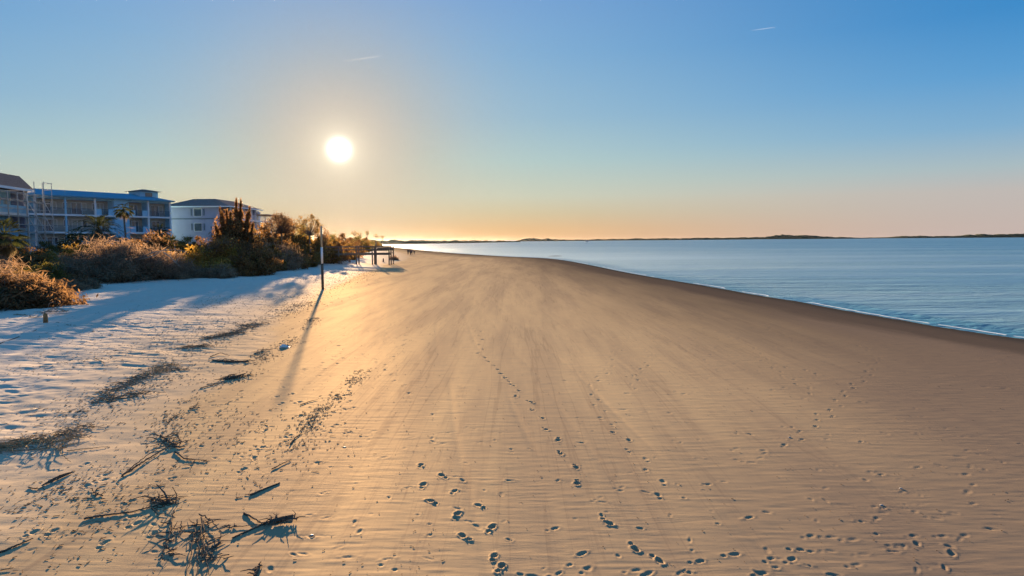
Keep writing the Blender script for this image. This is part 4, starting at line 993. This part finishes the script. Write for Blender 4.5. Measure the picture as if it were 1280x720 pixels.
# ------------------------------------------------------------------ people far down the beach
def person(px, py, label, jacket, trousers, seed, h=1.7, stride=.28):
    q = at(px, py); r = np.random.default_rng(seed); root = empty('person', q, r.uniform(-.3, .3), h / 1.75, label, 'person')
    s1 = stride
    J = {'pelvis': (0, 0, .96), 'chest': (0, .02, 1.32), 'neck': (0, .03, 1.5), 'head': (0, .04, 1.62), 'top': (0, .04, 1.72), 'ls': (-.19, .02, 1.42), 'rs': (.19, .02, 1.42), 'le': (-.25, -.06 + s1 * .3, 1.14), 're': (.25, -.06 - s1 * .3, 1.14),
         'lh': (-.25, .05 + s1 * .5, .88), 'rh': (.25, .08 - s1 * .4, .88), 'lhip': (-.1, 0, .92), 'rhip': (.1, 0, .92), 'lk': (-.1, .06 - s1 * .3, .5), 'rk': (.1, .06 + s1 * .5, .52), 'la': (-.1, -s1, .09), 'ra': (.1, s1, .09), 'lt': (-.1, -s1 + .17, .03), 'rt': (.1, s1 + .17, .04)}
    R = {'pelvis': .14, 'chest': .155, 'neck': .055, 'head': .10, 'top': .07, 'ls': .065, 'rs': .065, 'le': .045, 're': .045, 'lh': .035, 'rh': .035, 'lhip': .09, 'rhip': .09, 'lk': .06, 'rk': .06, 'la': .045, 'ra': .045, 'lt': .035, 'rt': .035}
    def skin(name, js, es, mtl, g=0.0):
        ks = list(js); me = bpy.data.meshes.new(name); me.from_pydata([J[k] for k in ks], [(ks.index(a), ks.index(b)) for a, b in es], []); o = bpy.data.objects.new(name, me); COL.objects.link(o)
        o.modifiers.new('skin', 'SKIN'); sv = me.skin_vertices[0].data
        for i, k in enumerate(ks): sv[i].radius = (R[k] + g, (R[k] + g) * (.75 if k in ('chest', 'pelvis') else 1)); sv[i].use_root = (i == 0)
        o.modifiers.new('sub', 'SUBSURF').levels = 1; o.modifiers['sub'].render_levels = 1; me.materials.append(mtl); o.parent = root; return o
    skin('body', J, [('pelvis', 'chest'), ('chest', 'neck'), ('neck', 'head'), ('head', 'top'), ('chest', 'ls'), ('ls', 'le'), ('le', 'lh'), ('chest', 'rs'), ('rs', 're'), ('re', 'rh'), ('pelvis', 'lhip'), ('lhip', 'lk'), ('lk', 'la'), ('la', 'lt'), ('pelvis', 'rhip'), ('rhip', 'rk'), ('rk', 'ra'), ('ra', 'rt')], m_skin)
    skin('jacket', ('pelvis', 'chest', 'ls', 'le', 'lh', 'rs', 're', 'rh'), [('pelvis', 'chest'), ('chest', 'ls'), ('ls', 'le'), ('le', 'lh'), ('chest', 'rs'), ('rs', 're'), ('re', 'rh')], jacket, .02)
    skin('trousers', ('pelvis', 'lhip', 'lk', 'la', 'rhip', 'rk', 'ra'), [('pelvis', 'lhip'), ('lhip', 'lk'), ('lk', 'la'), ('pelvis', 'rhip'), ('rhip', 'rk'), ('rk', 'ra')], trousers, .015)
    bm = bmesh.new(); bmesh.ops.create_icosphere(bm, subdivisions=2, radius=.112)
    for v in bm.verts: v.co = Vector((v.co.x * .95, v.co.y * 1.05 + .025, v.co.z * 1.0 + 1.68))
    me = bpy.data.meshes.new('hair'); bm.to_mesh(me); bm.free(); me.materials.append(m_hair); o = bpy.data.objects.new('hair', me); COL.objects.link(o); o.parent = root
m_skin = mat('skin', (.45, .28, .19), .6, .3); m_hair = mat('hair', (.04, .025, .015), .7, .2)
mj = [mat('dark_jacket', (.03, .03, .035), .9, .1), mat('brown_coat', (.07, .045, .03), .9, .1), mat('navy_top', (.03, .04, .07), .9, .1)]; mt_ = mat('dark_trousers', (.03, .03, .04), .9, .1)
person(510.2, 318.6, 'leftmost of the four tiny figures walking on the beach', mj[0], mt_, 1, 1.85)
person(513.0, 318.9, 'second figure from the left, shoulder to shoulder with the third', mj[1], mt_, 2, 1.8, -.3)
person(514.6, 319.0, 'third figure from the left, close beside the second walker', mj[2], mt_, 3, 1.75)
person(517.8, 318.2, 'rightmost and smallest of the four walkers, a little apart', mj[1], mt_, 4, 1.5, -.25)

# ------------------------------------------------------------------ wrack, sticks and small things on the sand
m_stick = mat('dark_driftwood', (.075, .058, .045), .95, .1, noise=(8, (.14, .11, .08), (1, 1, 1)))
m_reed = mat('dry_reed', (.42, .31, .17), .9, .1, noise=(6, (.2, .14, .08), (1, 1, 1)))
m_reedd = mat('dark_reed', (.15, .11, .07), .95, .1, noise=(6, (.27, .20, .125), (1, 1, 1)))
def stick_pts(px, lift=.03, wig=.06, arch=0.0, n=9):
    """ground points along pixel points"""
    W_ = [at(*p_) for p_ in px]; out_ = []
    for a, b_ in zip(W_[:-1], W_[1:]):
        for i in range(n): out_.append(a.lerp(b_, i / n))
    out_.append(W_[-1]); N = len(out_)
    return [p_ + Vector((random.uniform(-wig, wig) * .4, random.uniform(-wig, wig) * .4, lift * .4 + arch * .3 * math.sin(math.pi * i / (N - 1)) + random.uniform(0, wig) * .3)) for i, p_ in enumerate(out_)]
def tick(mb, pts, r0, r1=None, k=5):
    r0 *= .62; r1 = r1 * .62 if r1 else r1
    r1 = r0 * .4 if r1 is None else r1; N = len(pts); mb.tube(pts, [r0 + (r1 - r0) * i / (N - 1) for i in range(N)], k)
def thing_mesh(name, mb, m, label, cat, group=None, origin=None):
    c = origin or Vector(mb.v[0]); c = Vector(c); mb.v = [tuple(Vector(v) - c) for v in mb.v]
    return tag(mb.build(name, m, None, False, c), label, cat, group)
def twigs(mb, a, b_, n, L, rr, spread, up=.25):
    for _ in range(n):
        t = random.random(); p_ = a.lerp(b_, t) + Vector((random.gauss(0, spread), random.gauss(0, spread) * .7, .012)); an = random.uniform(0, 6.28); l_ = L * random.uniform(.4, 1.2)
        e = p_ + Vector((math.cos(an) * l_, math.sin(an) * l_, random.random() ** 2 * up * l_)); m_ = p_.lerp(e, .5) + Vector((random.gauss(0, .1) * l_, random.gauss(0, .1) * l_, random.uniform(0, .12) * l_))
        mb.tube([p_, m_, e], [rr, rr * .8, rr * .4], 4)
def clump(name, px0, px1, n, L, rr, spread, m, label, cat='wrack', up=.25, extra=()):
    n = int(n * .36); L *= .7; up *= .4; spread *= .6; rr *= .75
    mb = MB(); a, b_ = at(*px0), at(*px1); twigs(mb, a, b_, n, L, rr, spread, up)
    for e in extra: tick(mb, stick_pts(e[0], e[2] if len(e) > 2 else .04, .05, e[3] if len(e) > 3 else 0), e[1])
    return thing_mesh(name, mb, m, label, cat, None, a)
# prominent driftwood
mb = MB(); tick(mb, stick_pts([(152, 597), (172, 584), (195, 570), (219, 553)], .05, .04, .06), .035); tick(mb, stick_pts([(158, 592), (182, 575), (213, 553)], .07, .04, .12), .02)
thing_mesh('driftwood_stick', mb, m_stick, 'long thin double stick slanting up to a tangle of dark twigs', 'stick')
clump('twig_tangle', (202, 545), (226, 560), 46, .6, .014, .22, m_stick, 'tangle of dark twigs at the upper end of the long double stick', 'driftwood', .5, [([(200, 545), (210, 552), (226, 562)], .03), ([(222, 548), (226, 556), (225, 563)], .02, .15)])
mb = MB(); tick(mb, stick_pts([(219, 566), (230, 574), (244, 576), (258, 577)], .04, .03), .028); tick(mb, stick_pts([(244, 576), (240, 581), (228, 583)], .04, .03), .016)
thing_mesh('driftwood_stick', mb, m_stick, 'short curved stick right of the dark twig tangle', 'stick')
mb = MB(); a = at(212, 630); tick(mb, [a, a + Vector((-.18, .2, .12)), a + Vector((-.42, .4, .2))], .035); tick(mb, [a + Vector((.1, 0, 0)), a + Vector((.08, .1, .12)), a + Vector((.0, .12, .26))], .02)
tick(mb, [a, a + Vector((-.5, .12, .1)), a + Vector((-.75, .05, .05))], .02); twigs(mb, a + Vector((-.3, .2, 0)), a, 24, .3, .009, .1, .5)
thing_mesh('driftwood_branch', mb, m_stick, 'upright twiggy stub casting a blue shadow below the long double stick', 'branch')
clump('reed_tangle', (218, 648), (207, 702), 60, .35, .010, .07, m_stick, 'narrow upright tangle of dark reeds left of the bigger one', 'wrack', .6,
      [([(217, 640), (214, 665), (205, 690)], .02, .06), ([(228, 655), (224, 672), (206, 686)], .015, .08), ([(206, 683), (213, 690), (222, 687)], .02, .05), ([(205, 690), (201, 700), (210, 702)], .012)])
clump('reed_tangle', (250, 655), (268, 705), 120, .42, .010, .16, m_stick, 'largest tangle of long dark stems at the bottom edge of the picture', 'wrack', .6,
      [([(246, 652), (240, 690), (234, 722)], .018, .06), ([(252, 650), (248, 690), (247, 722)], .022, .10), ([(255, 655), (254, 690), (262, 722)], .02, .08), ([(249, 646), (262, 652), (276, 668), (275, 684)], .018, .10), ([(276, 681), (262, 690), (254, 700)], .035, .10), ([(238, 680), (256, 672), (270, 662)], .014, .2)])
mb = MB(); tick(mb, stick_pts([(291, 673), (310, 664), (330, 655), (350, 648), (366, 645)], .02, .02, 0), .02, .035); tick(mb, stick_pts([(305, 642), (318, 650), (329, 656)], .02, .02, .05), .028); tick(mb, stick_pts([(290, 660), (310, 658), (330, 656)], .04, .02), .012)
a, b_ = at(335, 655), at(364, 650); twigs(mb, a + Vector((0, 0, .02)), b_ + Vector((0, 0, .02)), 50, .2, .009, .05, .3)
thing_mesh('driftwood_branch', mb, m_stick, 'forked branch with a bushy right end, right of the largest stem tangle', 'branch')
clump('twig_tangle', (289, 657), (293, 661), 14, .22, .012, .04, m_stick, 'small knot of twigs at the left tip of the forked branch', 'driftwood', .8)
mb = MB(); tick(mb, stick_pts([(313, 619), (330, 612), (350, 604)], .02, .02, 0), .035, .02); thing_mesh('driftwood_stick', mb, m_stick, 'straight blunt stick lying above the forked branch', 'stick')
mb = MB(); tick(mb, stick_pts([(340, 587), (352, 581), (364, 575)], .04, .02), .02); thing_mesh('driftwood_stick', mb, m_stick, 'short thin stick upper right of the straight blunt stick', 'stick')
clump('twig_tangle', (316, 722), (326, 706), 14, .3, .014, .05, m_stick, 'small forked twig cut by the bottom edge of the picture', 'driftwood', .9, [([(318, 722), (322, 712), (326, 704)], .03)])
mb = MB(); tick(mb, stick_pts([(0, 692), (20, 684), (42, 675)], .03, .02), .03); thing_mesh('driftwood_stick', mb, m_stick, 'dark stick at the lower left along the lowest wrack line', 'stick')
mb = MB(); tick(mb, stick_pts([(105, 650), (135, 645), (170, 640), (205, 630)], .035, .03), .028); tick(mb, stick_pts([(190, 636), (197, 643), (212, 643)], .03, .02), .015); thing_mesh('driftwood_stick', mb, m_stick, 'long dark stick running left from the twiggy stub', 'stick')
clump('wrack_clump', (118, 612), (128, 625), 26, .28, .014, .1, m_stick, 'small dark clump left of the twiggy stub', 'wrack', .4)
# reed banks
clump('reed_bank', (-12, 562), (48, 553), 420, .75, .012, .30, m_reed, 'thick bank of matted dry reeds at the left edge of the sand', 'wrack', .35)
clump('reed_clump', (52, 565), (95, 540), 170, .8, .012, .32, m_reed, 'spiky spread of pale reeds right of the matted bank', 'wrack', .8, [([(70, 560), (78, 572), (88, 580)], .022, .1, .1), ([(84, 565), (110, 562), (134, 559)], .018)])
clump('reed_clump', (72, 546), (112, 532), 110, .5, .011, .2, m_reedd, 'dark hummock of reeds throwing a blue shadow', 'wrack', .8)
mb = MB(); a = at(52, 608); b_ = at(92, 591); N = 9
for i in range(N):
    t0, t1 = i / N, (i + 1) / N; w0, w1 = .09 * math.sin(math.pi * t0) + .01, .09 * math.sin(math.pi * t1) + .01; p0, p1 = a.lerp(b_, t0), a.lerp(b_, t1); h0, h1 = .04 * math.sin(math.pi * t0), .04 * math.sin(math.pi * t1)
    mb.quad(p0 + Vector((0, -w0, .01)), p1 + Vector((0, -w1, .01)), p1 + Vector((0, 0, .03 + h1)), p0 + Vector((0, 0, .03 + h0))); mb.quad(p0 + Vector((0, 0, .03 + h0)), p1 + Vector((0, 0, .03 + h1)), p1 + Vector((0, w1, .01)), p0 + Vector((0, w0, .01)))
tick(mb, stick_pts([(36, 610), (48, 612), (56, 608)], .03, .02), .02); thing_mesh('driftwood_slab', mb, m_stick, 'flat dark slab of driftwood below the spiky pale reeds', 'driftwood')
clump('reed_bank', (122, 503), (180, 490), 150, .8, .012, .28, m_reedd, 'long dark drift of reeds at the lower end of the upper wrack line', 'wrack', .3)
clump('reed_clump', (127, 500), (134, 488), 60, .5, .013, .18, m_reed, 'upright golden tuft within the upper wrack line', 'wrack', 1.0)
clump('reed_bank', (138, 490), (180, 470), 260, .6, .012, .26, m_reedd, 'broad brown drift of reeds halfway along the upper wrack line', 'wrack', .5)
clump('reed_bank', (178, 472), (214, 455), 300, .6, .012, .28, m_reed, 'golden heap of reeds at the thickest part of the upper wrack line', 'wrack', .6)
clump('wrack_clump', (218, 460), (228, 463), 60, .5, .014, .25, m_reedd, 'greyish clump on the right of the golden reed heap', 'wrack', .4)
mb = MB(); tick(mb, stick_pts([(118, 448), (130, 455), (131, 459)], .04, .02), .02); thing_mesh('driftwood_stick', mb, m_reedd, 'thin brown stick on the pale sand above the upper wrack line', 'stick')
clump('reed_bank', (254, 425), (296, 416), 260, .9, .014, .3, m_reedd, 'dark streak of reeds below the big blue shadow', 'wrack', .3)
clump('reed_bank', (228, 435), (262, 433), 140, .7, .013, .3, m_reedd, 'brown streak of reeds left of and below the dark streak', 'wrack', .3)
clump('reed_bank', (292, 418), (312, 404), 160, .9, .014, .35, m_reedd, 'ragged brown reeds at the edge of the big blue shadow', 'wrack', .4)
clump('reed_clump', (300, 412), (330, 404), 90, .8, .014, .3, m_reedd, 'thin spread of reeds reaching right from the ragged brown reeds', 'wrack', .3)
mb = MB(); tick(mb, stick_pts([(263, 447), (275, 443), (287, 445)], .06, .03, .1), .03); thing_mesh('driftwood_stick', mb, m_stick, 'thin curved stick above the flat dark driftwood', 'stick')
clump('driftwood_pile', (268, 451), (305, 453), 110, .55, .016, .14, m_stick, 'flat dark pile of driftwood in the open sand left of the pole shadow', 'driftwood', .3, [([(265, 451), (285, 453), (307, 452)], .05)])
clump('reed_clump', (318, 446), (332, 436), 80, .5, .014, .2, m_reedd, 'brown clump at the lower left of the pale litter piece', 'wrack', .3)
mb = MB(); tick(mb, stick_pts([(282, 475), (300, 471), (306, 468)], .06, .03, .1), .05, .03); tick(mb, stick_pts([(250, 486), (265, 482), (282, 477)], .04, .03), .025); twigs(mb, at(283, 475), at(305, 469), 30, .4, .014, .1, .3); thing_mesh('driftwood_stick', mb, m_stick, 'reddish dark stick with a long thin tail in the middle of the left sand', 'stick')
clump('reed_clump', (240, 512), (246, 506), 30, .4, .013, .12, m_reedd, 'small dark clump above the bent line of fine wrack', 'wrack', .3)
mb = MB(); tick(mb, stick_pts([(209, 530), (218, 521), (227, 517)], .03, .04), .02); thing_mesh('driftwood_stick', mb, m_stick, 'thin crooked stick above the dark twig tangle', 'stick')
mb = MB(); tick(mb, stick_pts([(375, 507), (388, 502), (397, 500)], .03, .02), .018); thing_mesh('driftwood_stick', mb, m_stick, 'thin stick lying right of the lower end of the pole shadow', 'stick')
mb = MB(); tick(mb, stick_pts([(363, 556), (370, 547), (378, 541)], .03, .03), .028); thing_mesh('driftwood_stick', mb, m_stick, 'short curved stick between the pole shadow and the bottom', 'stick')
# things on the dune foot
q = at(57, 404); mb = MB(); mb.tube([(0, 0, -.1), (.01, 0, .25), (-.01, .02, .46), (.0, 0, .50)], [.12, .105, .095, .06], 10); mb.tube([(.02, 0, .3), (.07, .02, .42)], [.05, .03], 6)
tag(mb.build('post_stump', mat('stump_wood', (.30, .17, .08), .9, .1, noise=(6, (.2, .11, .05), (1, 1, .3))), None, False, q), 'short orange-brown post stump alone in pale sand at the left', 'stump')
mb = MB(); tick(mb, stick_pts([(-4, 432), (20, 424), (46, 414.5)], .06, .01), .028, .022); thing_mesh('thin_dark_line', mb, m_stick, 'long straight thin dark line on the shaded sand below the stump', 'pole')  # thin straight dark tube laid along the sand
mb = MB(); a = at(52, 390); tick(mb, [a, a + Vector((.5, .2, .28)), a + Vector((1.1, .1, .26)), a + Vector((1.45, 0, .12))], .05, .06); tick(mb, [a + Vector((.3, .1, .1)), a + Vector((.25, .3, .55)), a + Vector((.6, .35, .7))], .03)
tick(mb, [a + Vector((.7, .1, .2)), a + Vector((.95, .3, .5)), a + Vector((.75, .3, .62))], .03); twigs(mb, a + Vector((-.2, .1, .05)), a + Vector((1.4, .1, .1)), 40, .4, .016, .15, .6)
thing_mesh('driftwood_root', mb, m_grey, 'curled driftwood root left of and above the post stump', 'driftwood')
clump('reed_bank', (25, 391), (46, 399), 90, .5, .014, .2, m_reedd, 'dark matted reeds edging the small sand hollow near the stump', 'wrack', .4)
clump('reed_clump', (68, 404), (87, 408), 90, .5, .014, .18, m_reedd, 'crescent of dark reeds right of the post stump', 'wrack', .4)
# pale litter
q = at(356, 434); mb = MB(); r = random.Random(2); n0 = []
for i in range(5):
    for j in range(4): n0.append((-.2 + .1 * i + r.uniform(-.04, .04), -.09 + .06 * j + r.uniform(-.02, .02), (.01 if i in (0, 4) or j in (0, 3) else r.uniform(.04, .13))))
mb.v = n0; mb.f = [(i * 4 + j, i * 4 + 4 + j, i * 4 + 5 + j, i * 4 + 1 + j) for i in range(4) for j in range(3)]
tag(mb.build('crumpled_bag', mat('pale_plastic', (.62, .58, .52), .35, .5), None, False, q), 'crumpled whitish bag on the sand left of the pole shadow', 'litter')
# shells with scour marks
m_shell = mat('shell', (.30, .26, .22), .6, .3)
for i, p_ in enumerate(SCOUR[:5]):
    q = at(*p_); mb = MB(); k_ = 10; c0 = (0, 0, .017)
    rim = [(.035 * math.cos(t) , .027 * math.sin(t) , .004) for t in [6.283 * j / k_ for j in range(k_)]]; md = [(.024 * math.cos(t), .018 * math.sin(t), .013) for t in [6.283 * j / k_ for j in range(k_)]]
    mb.v = rim + md + [c0]; mb.f = [(j, (j + 1) % k_, k_ + (j + 1) % k_, k_ + j) for j in range(k_)] + [(k_ + j, k_ + (j + 1) % k_, 2 * k_) for j in range(k_)]
    tag(mb.build('shell', m_shell, None, True, q), ['grey shell with a sand scour line right of the forked branch', 'grey shell lying alone left of the middle footprints', 'grey shell on the bare sand in the lower right', 'grey shell by the rightmost footprints', 'grey shell among the prints at the lower right'][i], 'shell')

# fine wrack and crumbs scattered along the old tide lines: nobody could count it
LINES = [([(0, 700), (40, 678), (90, 655), (150, 640), (190, 634), (212, 628)], .16, 1100), ([(190, 570), (212, 545), (206, 520), (235, 500), (265, 482), (300, 474), (325, 450), (350, 435), (380, 415), (392, 398)], .35, 1700),
         ([(0, 566), (60, 550), (120, 512), (160, 493), (200, 467), (225, 442), (260, 430), (290, 418), (330, 400), (360, 388), (385, 378)], .8, 3400), ([(300, 692), (290, 650), (290, 620), (330, 605), (348, 588), (370, 560), (380, 542), (400, 515), (432, 488), (455, 462)], .28, 1100),
         ([(360, 388), (385, 372), (405, 363), (430, 350), (470, 336)], 1.6, 2600), ([(330, 345), (360, 350), (400, 352), (440, 340)], 2.6, 1200), ([(130, 600), (150, 640), (60, 680)], .9, 500), ([(60, 450), (130, 420), (230, 400), (330, 385)], 1.8, 700), ([(240, 520), (290, 545), (330, 560), (380, 560)], 1.3, 900), ([(0, 470), (100, 452), (200, 430), (280, 400)], 1.6, 1500), ([(60, 520), (140, 490), (230, 470)], 1.0, 900), ([(110, 420), (220, 390), (330, 370)], 2.6, 1500), ([(0, 640), (60, 620), (120, 600)], .6, 500)]
r = np.random.default_rng(5); PX_, PY_, LL_, WW_ = [], [], [], []
for P_, spread, n_ in LINES:
    W_ = [at(*p_) for p_ in P_]; seg = [(b_ - a).length for a, b_ in zip(W_[:-1], W_[1:])]; cs_ = np.cumsum([0] + seg)
    u = r.random(n_ * 2) * cs_[-1]; ok = ((vnoise(u / .45, u * 0 + n_, 4) + .6 * vnoise(u / 2.2, u * 0 + n_, 6)) > -.05); u = u[ok][:int(n_ * .6)]
    xs_ = np.interp(u, cs_, [w_.x for w_ in W_]); ys_ = np.interp(u, cs_, [w_.y for w_ in W_])
    PX_.append(xs_ + r.normal(size=len(u)) * spread * (.4 + .6 * r.random(len(u)))); PY_.append(ys_ + r.normal(size=len(u)) * spread); LL_.append(r.gamma(2, .022, len(u)) + .01); WW_.append(r.uniform(.002, .005, len(u)))
n_ = 900; a = r.uniform(rad(-40), rad(-6), n_); d_ = 8 + 30 * r.random(n_) ** 1.4; PX_.append(d_ * np.sin(a)); PY_.append(d_ * np.cos(a)); LL_.append(r.gamma(2, .008, n_) + .006); WW_.append(r.uniform(.002, .004, n_))
n_ = 700; a = r.uniform(rad(-10), rad(38), n_); d_ = 8 + 30 * r.random(n_) ** 1.2; PX_.append(d_ * np.sin(a)); PY_.append(d_ * np.cos(a)); LL_.append(r.gamma(2, .007, n_) + .006); WW_.append(r.uniform(.002, .004, n_))
PX_, PY_, LL_, WW_ = map(np.concatenate, (PX_, PY_, LL_, WW_))
WW_ = WW_ * (1 + np.hypot(PX_, PY_) / 30)
# height of the finished sheet under each crumb
rr_ = np.hypot(PX_, PY_); aa_ = np.arctan2(PX_, PY_); ii = np.clip(np.searchsorted(RR, rr_), 1, NR - 1); jj = np.clip(np.searchsorted(AA, aa_), 1, NA - 1); zz_ = GZ[ii, jj]
N = len(PX_); an = r.uniform(0, 3.14159, N); cx, sx = np.cos(an), np.sin(an); tz = r.uniform(-.1, .08, N) * LL_
A_ = np.stack([PX_ - cx * LL_ / 2, PY_ - sx * LL_ / 2, zz_ + .004], 1); B_ = np.stack([PX_ + cx * LL_ / 2, PY_ + sx * LL_ / 2, zz_ + .004 + np.maximum(tz, 0)], 1)
S1 = np.stack([-sx * WW_, cx * WW_, np.zeros(N)], 1); UP = np.stack([np.zeros(N), np.zeros(N), WW_ * 1.7], 1); Mx = (A_ + B_) / 2 + S1 * r.normal(size=N)[:, None] * 1.5
VV = np.stack([A_ - S1, A_ + S1, A_ + UP, B_ - S1 * .6, B_ + S1 * .6, B_ + UP * .6], 1).reshape(-1, 3); b6 = (np.arange(N) * 6)[:, None]
FF = np.concatenate([b6 + np.array([[0, 3, 5, 2]]), b6 + np.array([[1, 2, 5, 4]]), b6 + np.array([[0, 1, 4, 3]])])
lt = np_mesh('wrack_litter', VV, FF, leafmat('wrack_crumbs', (.08, .057, .037), (.25, .175, .105), .05, sc=.5)); tag(lt, 'fine dark wrack crumbs strewn along the old tide lines', 'wrack', None, 'stuff')

# two short contrails high up
m_con = bpy.data.materials.new('contrail'); m_con.use_nodes = True; n = m_con.node_tree.nodes; l = m_con.node_tree.links; n.clear()
o_ = n.new('ShaderNodeOutputMaterial'); a_ = n.new('ShaderNodeBsdfTransparent'); b_ = n.new('ShaderNodeBsdfTranslucent'); b_.inputs[0].default_value = (.9, .9, .9, 1); x_ = n.new('ShaderNodeMixShader'); x_.inputs[0].default_value = .03
l.new(a_.outputs[0], x_.inputs[1]); l.new(b_.outputs[0], x_.inputs[2]); l.new(x_.outputs[0], o_.inputs['Surface'])
for (x0, y0, x1, y1, lb) in ((430, 76, 476, 69.5, 'faint short contrail above the sun'), (940, 37.5, 969, 33.5, 'faint short contrail high at the upper right')):
    a, b_ = ray(x0, y0) * 9000, ray(x1, y1) * 9000; mb = MB(); pts = [a.lerp(b_, i / 12) for i in range(13)]
    mb.tube(pts, [1.5 + 3.5 * math.sin(math.pi * (i / 12)) * (.35 + .65 * i / 12) for i in range(13)], 6)
    o = tag(mb.build('contrail', m_con), lb, 'contrail')

# ------------------------------------------------------------------ haze over the whole place
mb = MB(); mb.box((0, 0, 11), (8800, 8800, 14.5)); mh = bpy.data.materials.new('haze'); mh.use_nodes = True; n = mh.node_tree.nodes; l = mh.node_tree.links; n.clear()
o_ = n.new('ShaderNodeOutputMaterial'); v_ = n.new('ShaderNodeVolumePrincipled'); v_.inputs['Density'].default_value = .0000028; v_.inputs['Anisotropy'].default_value = .82; v_.inputs['Color'].default_value = (1, .97, .93, 1)
l.new(v_.outputs[0], o_.inputs['Volume']); tag(mb.build('haze', mh), 'thin warm sea haze over the beach and water', 'haze', None, 'stuff')
